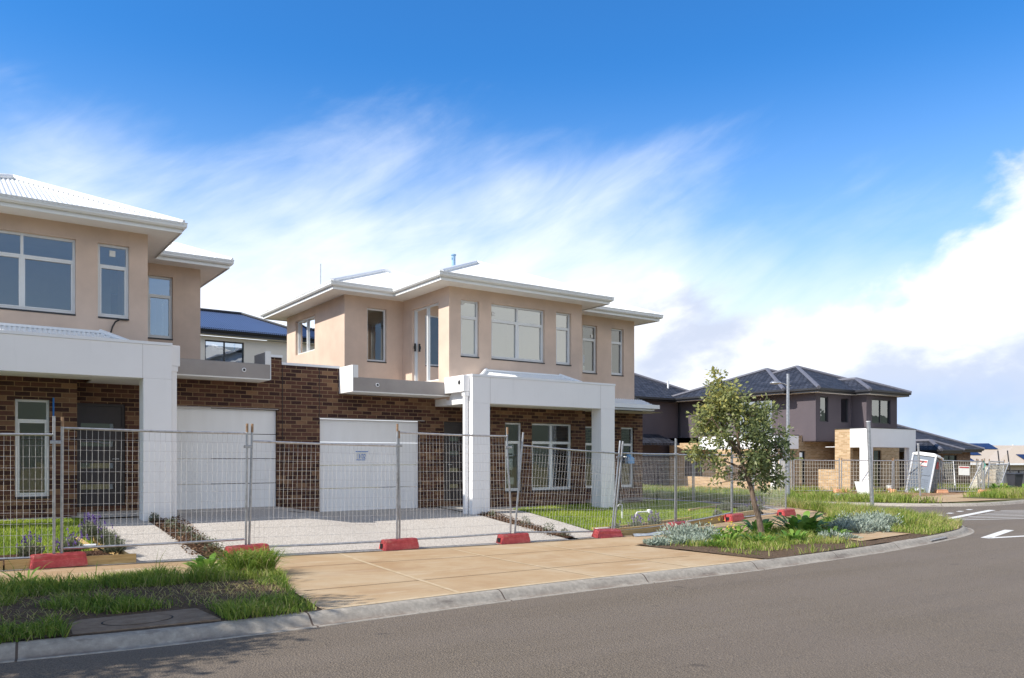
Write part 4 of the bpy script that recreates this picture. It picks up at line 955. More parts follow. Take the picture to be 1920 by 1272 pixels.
panel((46.4, 20.2, -.4), (47.4, 21.6, -.4), (48.1, 21.3, 1.3), (47.1, 19.9, 1.35), 'pale mesh panel turned away and leaning, left of the wheelie bin', GC, nv=17, nh=8, r=.028, wr=.0075, wm='wire_far')
def block_mesh(crush=0):
    """hollow plastic fence foot: tapered body, two side grooves, hand slots at the ends and post holes"""
    mb = MB(); l, w, h = .345, .125, .175
    ring = lambda lx, wy, z: [(-lx+.03,-wy,z),(lx-.03,-wy,z),(lx,-wy+.03,z),(lx,wy-.03,z),(lx-.03,wy,z),(-lx+.03,wy,z),(-lx,wy-.03,z),(-lx,-wy+.03,z)]
    rs = [ring(l, w, 0), ring(l-.005, w-.004, .035), ring(l-.012, w-.012, .10), ring(l-.016, w-.022, .108), ring(l-.02, w-.024, .155), ring(l-.035, w-.04, h)]
    if crush:
        rs = [[(x, y*(1+crush*.25*(z < .05)), z*(1-crush*.35*(.5+.5*math.sin(x*9))) + crush*.02*math.sin(x*21+y*15)) for x, y, z in r] for r in rs]
    for a, b in zip(rs, rs[1:]):
        for i in range(8): mb.face([a[i], a[(i+1)%8], b[(i+1)%8], b[i]])
    mb.face(rs[0][::-1]); mb.face(rs[-1]); return mb
def feet():
    first = None
    G1 = 'red plastic fence feet on the footpath'
    spots = [(1.24, 12.42, 'red plastic fence foot furthest left, against the pine sleeper', 0), (3.78, 12.42, 'red plastic fence foot behind the tall grass tuft of the left verge', .16),
             (6.38, 12.40, 'red plastic fence foot in front of the whole white garage door', .02), (8.78, 12.38, 'faded red plastic fence foot at the bent fence post by the mulch strip', .05)]
    for x, y, lb, rz in spots:
        z = H(x, y) - .0
        if first is None:
            first = thing('fence_weight', (x, y, z), lb, 'fence foot', G1, rz)
            block_mesh().build('block', M['red'], first, bevel=.012)
            for sx in (-1, 1):
                mb = MB(); mb.box(sx*.348, sx*.318, -.04, .04, .03, .11); mb.build('hand_slot', M['hole'], first)
            mb = MB()
            for xx in (-.16, -.05, .05, .16): mb.disc((xx, 0, .1765), .024, (0,0,1), 12)
            mb.build('post_hole', M['hole'], first)
        else: copy_thing(first, (x, y, z), rz, lb)
    c = thing('fence_weight', (11.15, 12.36, H(11.15, 12.36)), 'crushed red plastic fence foot at the left end of the right sleepers', 'fence foot', G1, .05)
    block_mesh(.8).build('block', M['red'], c, bevel=.01)
    for x, y, lb, rz in [(13.45, 12.55, 'red plastic fence foot mostly hidden behind the silver bush', .2), (16.02, 13.08, 'red plastic fence foot left of the leaning trunk of the street tree', .2), (18.7, 13.5, 'red plastic fence foot furthest right, at the lot corner by the lamp pole', .15)]:
        copy_thing(first, (x, y, H(x, y)), rz, lb, G1)
    G2 = 'faded orange fence feet across the side street'
    o0 = None
    for (x, y), lb in zip([(38.72, 21.66), (40.6, 20.27), (42.45, 19.05), (45.6, 20.4), (36.5, 23.2)], ['faded orange fence foot left of the portable toilet', 'faded orange fence foot at the right side of the portable toilet', 'faded orange fence foot under the green string', 'faded orange fence foot furthest right across the street', 'faded orange fence foot in weeds before the low cream wall']):
        if o0 is None:
            o0 = thing('fence_weight', (x, y, H(x, y)), lb, 'fence foot', G2, .3); block_mesh(.5).build('block', M['orange'], o0)
        else: copy_thing(o0, (x, y, H(x, y)), -.4, lb)
feet()

# ------------------------------------------------------------------ houses behind and across the side street
def tile_face(mb, e0, e1, nrm, slope, r, hl=True, hr=True):
    e0, e1, nv = Vector(e0), Vector(e1), Vector(nrm); d = (e1-e0).normalized(); L = (e1-e0).length; k = math.sqrt(1+slope*slope)
    up = lambda t: nv*t + Vector((0, 0, slope*t))
    a, b = (e0 + d*(r if hl else 0) + up(r)), (e1 - d*(r if hr else 0) + up(r)); o = random.random()*.3
    pts = [e0, e1, b, a] if (b-a).length > 1e-3 else [e0, e1, a]
    uv = [(o, 0), (o+L, 0), (o+L-(r if hr else 0), r*k), (o+(r if hl else 0), r*k)][:4]
    if len(pts) == 3: uv = [uv[0], uv[1], uv[3]]
    mb.face([tuple(p) for p in pts], 0, False, uv)
def hip_tile(mb, caps, x0, x1, y0, y1, z, slope, caprad=.11):
    w, d = x1-x0, y1-y0; r = min(w, d)/2
    tile_face(mb, (x0,y0,z), (x1,y0,z), (0,1,0), slope, r); tile_face(mb, (x1,y1,z), (x0,y1,z), (0,-1,0), slope, r)
    tile_face(mb, (x0,y1,z), (x0,y0,z), (1,0,0), slope, r); tile_face(mb, (x1,y0,z), (x1,y1,z), (-1,0,0), slope, r)
    zt = z + slope*r + .02
    A, B = (x0+r, y0+r, zt), (x1-r, y1-r, zt)
    if caps is None: return
    for c, q in (((x0,y0,z+.02), A), ((x1,y0,z+.02), (x1-r,y0+r,zt)), ((x1,y1,z+.02), B), ((x0,y1,z+.02), (x0+r,y1-r,zt))): caps.tube([c, q], caprad, 6, smooth=False)
    if (Vector(A)-Vector(B)).length > .05: caps.tube([A, B], caprad, 6, smooth=False)
def gut(mb, out, z, o=.55):
    sweep(mb, out, [(.0, z-.20), (o-.08, z-.20)], 1); sweep(mb, out, [(o-.08, z-.21), (o-.08, z-.04)], 0)
    sweep(mb, out, [(o-.078, z-.11), (o-.02, z-.11), (o, z-.08), (o, z+.02), (o-.02, z+.02), (o-.03, z-.05)], 0)
def rect(x0, x1, y0, y1): return [(x0, y0), (x1, y0), (x1, y1), (x0, y1)]
def dark_house():
    root = (41, 28, -.15); T = thing('two_storey_house', root, 'dark mauve two storey house with charcoal tiled roof over cream brick, across the side street', 'house')
    b = MB(); th = .2
    # upper storey: L shaped body with the projecting right block
    wall(b, 'X', 38.31, th, 25.8, 35.7, 2.5, 5.2, [(28.6, 31.0, 2.6, 4.9), (32.6, 34.0, 3.0, 4.8)])
    wall(b, 'Y', 25.8, th, 38.31+th, 41.68, 2.5, 5.2, [(38.72, 39.46, 3.55, 4.92), (40.66, 41.38, 3.55, 4.90)])
    wall(b, 'X', 41.68, th, 24.9, 25.8, 2.5, 5.2); wall(b, 'Y', 24.9, th, 41.68+th, 44.83, 2.5, 5.2, [(42.22, 44.15, 3.5, 4.88)])
    wall(b, 'X', 44.83, th, 24.9+th, 36, 2.5, 5.2, d=-1); wall(b, 'Y', 35.7, th, 32.6, 38.31, -.2, 5.2); b.box(38.35, 44.8, 36, 36.2, -.2, 5.2)
    b.box(38.33, 41.66, 25.82, 27.0, 2.47, 2.498); b.box(32.6, 32.8, 35.9, 41, -.2, 5.2)
    b.build('rendered_wall', M['dark_paint_l'], T, root)
    n = MB(); n.face([(38.55, 26.05, 3.0), (44.6, 26.05, 3.0), (44.6, 35, 3.0), (38.55, 35, 3.0)], 0); n.face([(38.55, 28.5, 3), (44.6, 28.5, 3), (44.6, 28.5, 5.2), (38.55, 28.5, 5.2)], 0)
    n.build('interior_lining', M['room'], T, root)
    # cream brick ground floor
    c = MB(); wall(c, 'Y', 26.6, .2, 36.95, 41.9, -.3, 2.47, [(38.0, 38.55, -.1, 1.95)]); wall(c, 'X', 36.95, .2, 26.8, 35.2, -.3, 2.80, [(31.5, 34.0, .45, 2.1)])
    c.box(36.95, 38.29, 26.62, 35.2, 2.48, 2.80); wall(c, 'Y', 25.2, .2, 40.2, 45.6, -.3, 2.9, [(40.9, 41.6, -.1, 2.0), (42.9, 43.7, -.1, 2.0)])
    c.box(38.0, 38.26, 23.59, 24.46, -.3, 3.08); c.box(38.0, 38.26, 24.462, 25.43, -.3, .97); c.box(38.02, 38.24, 24.462, 26.58, .972, .99) if False else None
    c.build('brick_wall', M['brick_c'], T, root)
    p = MB(); p.box(37.97, 42.37, 22.5, 22.72, 2.12, 3.08); p.box(37.97, 38.25, 22.722, 23.585, 2.12, 3.08); p.box(37.97, 38.25, 22.5, 23.05, -.3, 2.118); p.box(41.72, 42.37, 22.5, 22.78, -.3, 2.118)
    p.box(42.1, 42.37, 22.722, 25.19, 2.12, 3.08); p.box(38.26, 42.09, 22.73, 25.18, 2.14, 2.17); po = p.build('portico', M['white'], T, root)
    q = MB(); q.box(37.95, 42.39, 22.48, 22.74, 3.082, 3.12); q.box(37.95, 38.27, 22.742, 24.48, 3.082, 3.12); q.build('capping', M['dark_gutter'], po)
    p = MB(); p.box(34.9, 36.93, 25.9, 26.15, 2.05, 2.75); p.box(34.9, 35.2, 25.9, 26.15, -.3, 2.048); p.box(35.6, 35.9, 25.9, 26.15, -.3, 2.048); p.box(34.9, 35.15, 26.152, 31.0, 2.05, 2.75)
    so = p.build('side_portico', M['white'], T, root); q = MB(); q.box(34.88, 36.94, 25.88, 26.17, 2.752, 2.80); q.build('capping', M['dark_gutter'], so)
    # roofs
    r = MB(); k = MB()
    hip_tile(r, k, 37.3, 46.0, 27.1, 35.9, 5.3, .40); hip_tile(r, k, 37.76, 46.6, 25.25, 34.2, 5.3, .40); hip_tile(r, k, 41.13, 45.37, 24.36, 30, 5.3, .40); hip_tile(r, k, 33.4, 41.4, 35.15, 46, 5.3, .48)
    ro = r.build('roof', M['tile'], T, root); k.build('ridge_cap', M['tile_cap'], ro)
    g = MB(); gut(g, [(38.31, 27.6), (38.31, 25.8), (41.68, 25.8), (41.68, 24.9), (44.83, 24.9), (44.83, 36), (37.85, 36), (37.85, 27.6)], 5.3); g.box(33.4, 37.8, 35.04, 35.14, 5.18, 5.30); g.box(32.0, 37.8, 35.225, 35.69, 5.10, 5.13)
    g.build('gutter', [M['dark_gutter'], M['soffit']], T, root)
    v = MB(); v.tube([(38.6, 36.9, 6.0), (38.6, 36.9, 6.6)], .06, 8); v.build('roof_vent', M['plastic_pipe'], T, root)
    lr = MB(); tile_face(lr, (31.5, 34.0, 2.45), (36.5, 34.0, 2.45), (0,1,0), .35, 1.7, False, False); lr.box(31.5, 36.5, 33.93, 33.998, 2.33, 2.47); lr.build('porch_roof', M['tile'], T, root)
    pb = MB(); pb.box(32.4, 34.0, 35.3, 35.6, -.2, 2.6); pb.build('porch_brick', M['brick_c'], T, root)
    ds = MB(); ds.cbox(38.20, 38.30, 35.55, 35.66, 2.8, 5.1, .01); ds.build('downpipe', M['dark_gutter'], T, root)
    W_ = lambda *a, **k_: window(T, root, None, *a, glass='glass_far', fm='frame_dark', fw=.055, **k_)
    W_('Y', 25.8, 1, 38.72, 39.46, 3.55, 4.92, sill=False); W_('Y', 25.8, 1, 40.66, 41.38, 3.55, 4.90, sill=False); W_('Y', 24.9, 1, 42.22, 44.15, 3.5, 4.88, mull=[43.18], sill=False)
    W_('X', 38.31, 1, 28.6, 31.0, 2.6, 4.9, mull=[29.8], sill=False); W_('X', 38.31, 1, 32.6, 34.0, 3.0, 4.8, sill=False)
    W_('X', 36.95, 1, 31.5, 34.0, .45, 2.1, mull=[32.75], sill=False); W_('Y', 26.6, 1, 38.0, 38.55, -.1, 1.95, sill=False); W_('Y', 25.2, 1, 42.9, 43.7, -.1, 2.0, sill=False)
    d = MB(); d.cbox(40.92, 41.58, 25.26, 25.31, -.1, 1.98, .01); d.build('timber_door', plain('raw_timber_door', (.50, .34, .19), .6, .1), T, root)
    bw = MB(); bw.tube([(40.45, 25.15, -.1), (40.45, 25.15, 2.0)], .06, 8); bw.build('wrapped_post', M['blue_plastic'], T, root)
dark_house()
def simple_house(name, root, label, wx, wz, mat, roofs, glist, wins, roofm='tile', parts=None, slope=.4):
    T = thing(name, root, label, 'house')
    x0, x1, y0, y1 = wx; b = MB()
    fo = [w[1:5] for w in wins if w[0] == 'f']
    wall(b, 'Y', y0, .2, x0, x1, wz[0], wz[1], fo); wall(b, 'X', x0, .2, y0+.2, y1, wz[0], wz[1], [w[1:5] for w in wins if w[0] == 'l']); wall(b, 'X', x1, .2, y0+.2, y1, wz[0], wz[1], d=-1); wall(b, 'Y', y1, .2, x0, x1, wz[0], wz[1])
    b.build('wall', M[mat], T, root)
    r = MB(); k = MB()
    for q in roofs: hip_tile(r, k, *q)
    ro = r.build('roof', M[roofm], T, root); k.build('ridge_cap', M['tile_cap' if roofm == 'tile' else roofm], ro)
    g = MB()
    for out, z, o in glist: gut(g, out, z, o)
    g.build('gutter', [M['dark_gutter'], M['soffit']], T, root)
    for w in wins:
        window(T, root, None, 'Y' if w[0] == 'f' else 'X', y0 if w[0] == 'f' else x0, 1, *w[1:5], mull=[(w[1]+w[2])/2], glass='glass_far', fm='frame_dark', sill=False)
    n = MB(); n.box(x0+.3, x1-.3, y0+1.8, y0+1.9, wz[0], wz[1]-.1); n.build('interior_lining', M['room_floor'], T, root)
    return T
M['cream_wall'] = render_mat('cream_wall', (.52, .42, .30), .04); M['white_wall'] = render_mat('off_white_wall', (.78, .73, .66), .04)
M['cream_roof'] = plain('cream_roof_steel', (.50, .42, .33), .5, .04); M['solar'] = plain('solar_cells', (.022, .025, .065), .18, .15, 2, 0, .8)
def backdrop_houses():
    # single storey brown brick house right of the dark one
    T = simple_house('brick_bungalow', (53.5, 30, -.4), 'low brown brick bungalow with charcoal tiled roof behind the portable toilet', (49.2, 57.2, 26.6, 34), (-.6, 2.0), 'brick_e',
        [(46.5, 57.85, 26.0, 35.0, 2.15, .42), (49.3, 52.1, 24.6, 28.5, 2.05, .42)], [(rect(47.1, 57.2, 26.6, 34.4), 2.15, .6), (rect(49.8, 51.6, 25.1, 28), 2.05, .5)], [('f', 53.6, 55.4, .2, 1.75)])
    # blue-grey roofed house between the two new ones
    T = simple_house('blue_roof_house', (8.5, 33, .3), 'off white house with blue corrugated steel roof, seen between the two new houses', (4.0, 11.3, 30.0, 36), (0, 6.0), 'white_wall', [],
        [(rect(4.0, 11.3, 30.0, 36.0), 6.22, .45)], [('f', 7.62, 9.02, 4.75, 5.86)])
    r = MB(); c = MB(); hip_corr(r, c, 3.5, 11.75, 29.5, 34.1, 6.2, .44, 'flr'); ro = r.build('roof', M['blue_roof'], T, (8.5, 33, .3)); c.build('ridge_cap', M['dark_gutter'], ro)
    # cream house with solar panels, dark tiled houses further off (their own street is turned to face the view)
    tfv = lambda p: (p[0]*SA + p[1]*CA, -p[0]*CA + p[1]*SA, p[2])
    root = (104, 48, -1.2); T = thing('solar_house', root, 'distant cream house with solar panels on its pale roof, beside the grey boundary fence', 'house')
    b = MB(tfv); b.box(41, 74, 95.8, 106, -1.8, .80); b.build('wall', M['cream_wall'], T, root)
    r = MB(tfv); hip_tile(r, None, 40, 75, 95, 107, .9, .37); hip_tile(r, None, 56.1, 68, 92.5, 102.5, .9, .40); r.build('roof', M['cream_roof'], T, root)
    f = MB(tfv); f.box(40, 56.0, 94.85, 94.98, .72, .92); f.box(56.0, 68.1, 92.35, 92.48, .72, .92); f.build('fascia', M['cap'], T, root); f = MB(tfv); f.box(56.8, 67.4, 93.0, 95.7, -1.8, .78); f.build('garage_wall', M['cream_wall'], T, root)
    def solar(y0, sl, rows):
        for r_, xs in enumerate(rows):
            for x in xs:
                sy = y0 + .5 + r_*2.0; z0 = .9 + sl*(sy-y0) + .06; sk = sl*1.95; m_ = MB(tfv)
                m_.hexa([(x, sy, z0), (x+1.22, sy, z0), (x+1.22, sy+1.95, z0+sk), (x, sy+1.95, z0+sk)], [(x, sy, z0+.04), (x+1.22, sy, z0+.04), (x+1.22, sy+1.95, z0+sk+.04), (x, sy+1.95, z0+sk+.04)]); m_.build('solar_panel', M['solar'], T, root)
    solar(95, .37, [[50.2 + i*1.28 for i in range(4)], [49.6 + i*1.28 for i in range(6)], [49 + i*1.28 for i in range(9)]]); solar(92.5, .40, [[59.8 + i*1.28 for i in range(5)]])
    for w, lb, z in [((65, 78.5, 118, 128, 2.3, .25), 'furthest dark roofed house on the right, plain ridge, behind the solar panels', 2.3), ((76.5, 96, 116, 127, 2.35, .25), 'furthest dark roofed house with a white roof vent at the right edge', 2.35)]:
        cx, cy = (w[0]+w[1])/2, w[2]; rt = tfv((cx, cy, -1.5)); T = thing('distant_house', rt, lb, 'house', 'dark roofed houses on the horizon')
        b = MB(tfv); b.box(w[0]+.6, w[1]-.6, w[2]+.6, w[3]-.6, -2, z); b.build('wall', M['brick_e'], T, rt); r = MB(tfv); hip_tile(r, None, *w); r.build('roof', M['tile'], T, rt)
    v = MB(tfv); v.tube([(74.2, 118.5, 2.5), (74.2, 118.5, 3.5)], .12, 8); v.tube([(73.8, 118.5, 2.75), (74.6, 118.5, 2.75)], .16, 6); v.build('roof_vent', M['plastic_pipe'], T, rt)
    # television aerials on masts
    for (x, y, z), lb, hh in [((103, 56, 1.9), 'thin television aerial on a mast above the furthest roofs, the taller one', 3.2), ((98.5, 55.6, 1.9), 'thin television aerial above the furthest roofs, the shorter one by the tiled eave', 2.3)]:
        m_ = MB(); m_.tube([(0, 0, -3), (0, 0, hh)], .035, 5); m_.tube([(-.8, -.5, hh-.1), (.8, .5, hh-.1)], .025, 4)
        for i in range(5): m_.tube([(-.6+.3*i-.2, -.375+.19*i+.3, hh-.1), (-.6+.3*i+.2, -.375+.19*i-.3, hh-.1)], .02, 4)
        o = m_.build('tv_aerial', M['galv']); o.location = (x, y, z); tag(o, lb, 'aerial', 'television aerials on the far roofs')
    # steel boundary fence
    root = (60, 27, -.4); T = thing('boundary_fence', root, 'grey ribbed steel boundary fence at the right edge, in front of the cream house', 'fence')
    m_ = MB(); p0, p1 = Vector((56.5, 24.6, 0)), Vector((70, 22.2, 0)); L = (p1-p0).length; d = (p1-p0)/L; n = Vector((-d.y, d.x, 0)); rows = [[], []]; nn = 180
    for i in range(nn+1):
        s = L*i/nn; off = (.0, .03, .03, 0)[i % 4]; q = p0 + d*s + n*off
        rows[0].append((q.x, q.y, -.62)); rows[1].append((q.x, q.y, .72))
    m_.grid(rows, smooth=False); m_.build('steel_sheet', plain('steel_fence_grey', (.24, .25, .245), .55, .08), T, root)
    for i in range(7):
        q = p0 + d*(L*i/6); m_ = MB(); m_.box(q.x-.03, q.x+.03, q.y-.05, q.y+.05, -.64, .76); m_.build('post', M['dark_gutter'], T, root)
    m_ = MB(); m_.tube([tuple(p0 + Vector((0,0,.74))), tuple(p1 + Vector((0,0,.74)))], .03, 6); m_.build('rail', M['dark_gutter'], T, root)
backdrop_houses()

# ------------------------------------------------------------------ street furniture and site clutter
def clutter():
    x, y = 29.2, 21.0; z = H(x, y); root = (x, y, z)
    T = thing('street_lamp', root, 'tall galvanised street lamp pole right of the leaning street tree', 'street lamp')
    m_ = MB(); m_.tube([(0,0,0), (0,0,.9), (0,0,5.3)], [.10, .085, .055], 12); m_.build('pole', M['galv'], T)
    m_ = MB(); rv = Vector((SA, -CA, 0))*-1; a = lambda s, zz: tuple(rv*s + Vector((0,0,zz))); m_.tube([a(0,4.78), a(.15,4.88), a(.36,4.92)], .025, 8); m_.tube([a(-.14,4.80), a(.02,4.80)], .02, 6); m_.build('arm', M['galv'], T)
    m_ = MB(); cx = rv*.52
    for (r0, z0), (r1, z1) in zip([(.02, 5.0), (.16, 4.99), (.235, 4.93), (.24, 4.90), (.20, 4.87)], [(.16, 4.99), (.235, 4.93), (.24, 4.90), (.20, 4.87), (.02, 4.86)]):
        for k in range(16):
            t0, t1 = k*math.pi/8, (k+1)*math.pi/8; f = lambda r, t, zz: (cx.x + r*math.cos(t), cx.y + r*math.sin(t), zz); m_.face([f(r0,t0,z0), f(r0,t1,z0), f(r1,t1,z1), f(r1,t0,z1)], 0, True)
    m_.build('lamp_head', M['galv'], T)
    G = 'bare galvanised sign poles'
    def pole(p, q, r, lb):
        p, q = Vector(p), Vector(q); m_ = MB(); m_.tube([(0,0,0), tuple((q-p)*.5), tuple(q-p)], r, 12); o = m_.build('sign_pole', M['galv']); o.location = p; tag(o, lb, 'pole', G)
        c = MB(); c.tube([tuple((q-p)), tuple((q-p)*1.008)], r*1.12, 12); c.build('pole_cap', M['cap'], o); return o
    pole((22.3, 13.13, H(22.3, 13.13)-.05), (22.19, 13.2, 2.65), .055, 'taller bare galvanised pole leaning slightly left in the corner verge, no sign on it')
    pole((35.8, 18.8, H(35.8, 18.8)-.05), (35.72, 18.86, 2.2), .045, 'shorter bare galvanised pole in weeds in front of the portable toilet')
    # white board propped on the far verge
    m_ = MB(); c = [(31.6, 19.3), (32.06, 18.97)]; z = H(31.8, 19.1); t = (Vector(c[1])-Vector(c[0])).normalized(); n = Vector((-t.y, t.x))
    f = lambda s, o, zz: (c[0][0] + t.x*s + n.x*o, c[0][1] + t.y*s + n.y*o, zz)
    m_.hexa([f(.08,0,z), f(.60,0,z), f(.60,.03,z), f(.08,.03,z)], [f(-.04,.16,z+.70), f(.57,.16,z+.68), f(.57,.19,z+.68), f(-.04,.19,z+.70)]); tag(m_.build('white_board', M['paper']), 'plain white board propped on the far verge in front of the portico', 'board')
    # portable toilet, leaning on its side
    root = Vector((40.2, 21.1, -.30)); T = thing('portable_toilet', root, 'grey portable toilet with white roof, tilted to the right behind the mesh fence', 'portable toilet')
    TILT = Matrix.Rotation(R(11), 4, Vector((CA, SA, 0))); YAWM = Matrix.Rotation(R(-80), 4, 'Z')
    MTX = TILT @ YAWM; tf = lambda p: tuple(MTX @ Vector(p))
    bm_ = plain('toilet_grey_plastic', (.15, .18, .225), .5, .1, 3)
    m_ = MB(tf); m_.cbox(-.53, .53, -.53, .53, .10, 1.95, .04); bo = m_.build('body', bm_, T)
    m_ = MB(tf)
    for k in range(6): m_.box(-.38, .38, -.545, -.531, .25+.10*k, .29+.10*k)
    m_.box(-.40, .40, -.56, -.531, .98, 1.02); m_.build('moulded_rib', bm_, bo); m_ = MB(tf)
    for sx in (-1, 1):
        m_.box(sx*.535-.04, sx*.535+.04, -.57, -.50, .0, 1.97)
    m_.build('corner_post', M['galv'], T); m_ = MB(tf); m_.cbox(-.58, .58, -.58, .58, 1.952, 2.05, .03); m_.cbox(-.48, .48, -.48, .48, 2.052, 2.13, .05); m_.build('roof', M['cheek'], T)
    m_ = MB(tf); m_.cbox(-.56, .56, -.56, .56, 0, .098, .02); m_.build('skid_base', M['cheek'], T)
    m_ = MB(tf); m_.box(-.22, .20, -.552, -.547, 1.42, 1.74); so = m_.build('sign', M['paper'], T); m_ = MB(tf); m_.box(-.20, .18, -.5555, -.553, 1.60, 1.70); m_.box(-.22, .20, -.5555, -.553, 1.425, 1.45); m_.build('sign_print', M['red'], so)
    m_ = MB(tf); m_.box(.547, .552, -.25, .15, 1.40, 1.75); so = m_.build('sign', M['red'], T)
    # white notice tied on the fence
    m_ = MB(); t = (Vector((42.4, 19.1))-Vector((40.6, 20.3))).normalized(); o = Vector((41.35, 19.8)); n = Vector((t.y, -t.x))*.03
    f = lambda s, zz, e: (o.x + t.x*s + n.x*e, o.y + t.y*s + n.y*e, zz); m_.hexa([f(0,.72,1), f(.55,.70,1), f(.55,.70,.6), f(0,.72,.6)], [f(0,1.18,1), f(.55,1.16,1), f(.55,1.16,.6), f(0,1.18,.6)]); no = m_.build('fence_notice', M['paper']); tag(no, 'white notice with red heading tied on the mesh fence right of the toilet', 'notice')
    m_ = MB(); m_.hexa([f(.03,1.08,1.25), f(.52,1.06,1.25), f(.52,1.06,1.05), f(.03,1.08,1.05)], [f(.03,1.14,1.25), f(.52,1.12,1.25), f(.52,1.12,1.05), f(.03,1.14,1.05)]); m_.build('heading', M['red'], no)
    # wheelie bin at the corner
    root = (45.75, 19.05, H(45.75, 19.05)); T = thing('wheelie_bin', root, 'dark grey wheelie bin standing in grass at the far right', 'bin', rz=R(-25)); dg = plain('bin_plastic', (.045, .048, .06), .5, .15)
    m_ = MB(); m_.hexa([(-.19,-.2,.08), (.19,-.2,.08), (.19,.2,.08), (-.19,.2,.08)], [(-.26,-.3,.92), (.26,-.3,.92), (.26,.28,.92), (-.26,.28,.92)]); m_.build('body', dg, T)
    m_ = MB(); m_.cbox(-.29, .29, -.34, .32, .925, .99, .03); m_.tube([(-.25,.36,.95), (.25,.36,.95)], .025, 8); m_.build('lid', dg, T); 
    for sx in (-1, 1): m_ = MB(); m_.tube([(sx*.20,.22,.1), (sx*.25,.22,.1)], .1, 14); m_.build('wheel', M['cable'], T)
    # leaning steel brace at the right edge
    m_ = MB(); a = Vector((49.6, 21.3, -.3))
    for s in (0, .5): m_.tube([tuple(a + Vector((s*1.1,-s*.6,0))), tuple(a + Vector((2.2+s*1.1, 1.2-s*.6, 2.3)))], .035, 6)
    m_.tube([tuple(a+Vector((1.1,.6,1.15))), tuple(a+Vector((1.65,.3,1.15)))], .03, 6); o = m_.build('steel_brace', M['cable']); tag(o, 'pair of dark sloping steel bars leaning at the right edge', 'brace')
    # bucket, rubbish bag, ties
    root = (38.9, 22.0, H(38.9, 22)); T = thing('paint_bucket', root, 'white and orange paint bucket on the dirt inside the far fence', 'bucket'); m_ = MB(); m_.tube([(0,0,0), (0,0,.34)], [.14, .16], 14); m_.build('pail', M['paper'], T)
    m_ = MB(); m_.tube([(0,0,.05), (0,0,.2)], [.146, .154], 14); m_.build('orange_band', M['orange'], T); m_ = MB(); m_.tube([(-.16,0,.32), (-.1,0,.42), (.1,0,.42), (.16,0,.32)], .008, 5); m_.build('wire_handle', M['wire'], T)
    bm2 = bmesh.new(); bmesh.ops.create_icosphere(bm2, subdivisions=3, radius=.28)
    for v in bm2.verts: v.co = v.co*(1 + .35*mnoise.noise(v.co*5)) ; v.co.z *= .6; v.co.x *= 1.5
    me = bpy.data.meshes.new('rubbish_bag'); bm2.to_mesh(me); bm2.free(); o = bpy.data.objects.new('rubbish_bag', me); COL.objects.link(o); o.location = (40.0, 20.95, H(40, 20.95)+.12); me.materials.append(plain('bag_plastic', (.62, .68, .74), .4, .2, 9)); tag(o, 'crumpled white and blue rubbish bag on the ground by the toilet', 'rubbish bag')
    # green string
    m_ = MB(); q = Vector((42.47, 19.08, .9)); m_.tube([tuple(q + Vector((.04*math.cos(t*9), .04*math.sin(t*9), t*.55))) for t in np.linspace(0, 1, 26)], .014, 5); o = m_.build('green_string', plain('green_cord', (.06, .45, .32), .6)); tag(o, 'green string wound round a fence post right of the notice', 'string')
    # plastic sheet lying on the path, garden tap
    m_ = MB(); rows = []
    for i in range(14):
        s = i/13; rows.append([(11.65+1.55*s + .05*math.sin(s*9), 12.13+.10*s + (t-.5)*(.10+.22*math.sin(math.pi*min(1, s*1.05))), H(11.9, 12.2) + .012 + .05*abs(math.sin(s*5+t*3))*math.sin(math.pi*t)) for t in np.linspace(0, 1, 7)])
    m_.grid(rows); o = m_.build('plastic_sheet', plain('grey_plastic_sheet', (.38, .41, .44), .35, .3, 6)); tag(o, 'crumpled grey plastic strip lying on the path by the silver bush', 'plastic strip')
    root = (13.0, 13.9, H(13, 13.9)); T = thing('garden_tap', root, 'garden tap on a short white riser in the right lawn behind the fence', 'tap'); m_ = MB(); m_.tube([(0,0,0), (0,0,.36)], .015, 8); m_.build('riser', M['plastic_pipe'], T)
    m_ = MB(); m_.tube([(0,0,.34), (-.1,0,.36), (-.14,0,.31)], .018, 8); m_.tube([(-.04,0,.37), (-.04,0,.43)], .01, 6); m_.tube([(-.09,0,.44), (.01,0,.44)], .012, 6); m_.build('tap_head', M['galv'], T)
    root = (13.75, 14.0, H(13.75, 14)); m_ = MB(); m_.tube([(.30,-.05,.15), (-.16,.0,.14), (-.2,.0,.11), (-.2,0,0)], .018, 8); m_.cbox(.16, .25, -.08, .01, .12, .20, .015); o = m_.build('pvc_pipe', M['plastic_pipe']); o.location = root; tag(o, 'white bent pipe elbow lying above the right lawn near the tap', 'pipe')
    m_ = MB(); m_.cbox(-.17, .17, -.05, .05, 0, .10, .008); o = m_.build('concrete_offcut', M['concrete']); o.location = (11.35, 12.75, H(11.35, 12.75)+.01); tag(o, 'pale concrete offcut on the lawn edge beside the pebbled path', 'offcut')
    m_ = MB(); m_.tube([(-.11,0,.04), (.11,0,.04)], .035, 10); m_.tube([(.105,0,.04), (.112,0,.04)], .027, 10); o = m_.build('pipe_stub', M['plastic_pipe']); o.location = (1.68, 13.12, H(1.7, 13.1)+.06); tag(o, 'short white pipe stub at the corner of the left lawn', 'pipe')
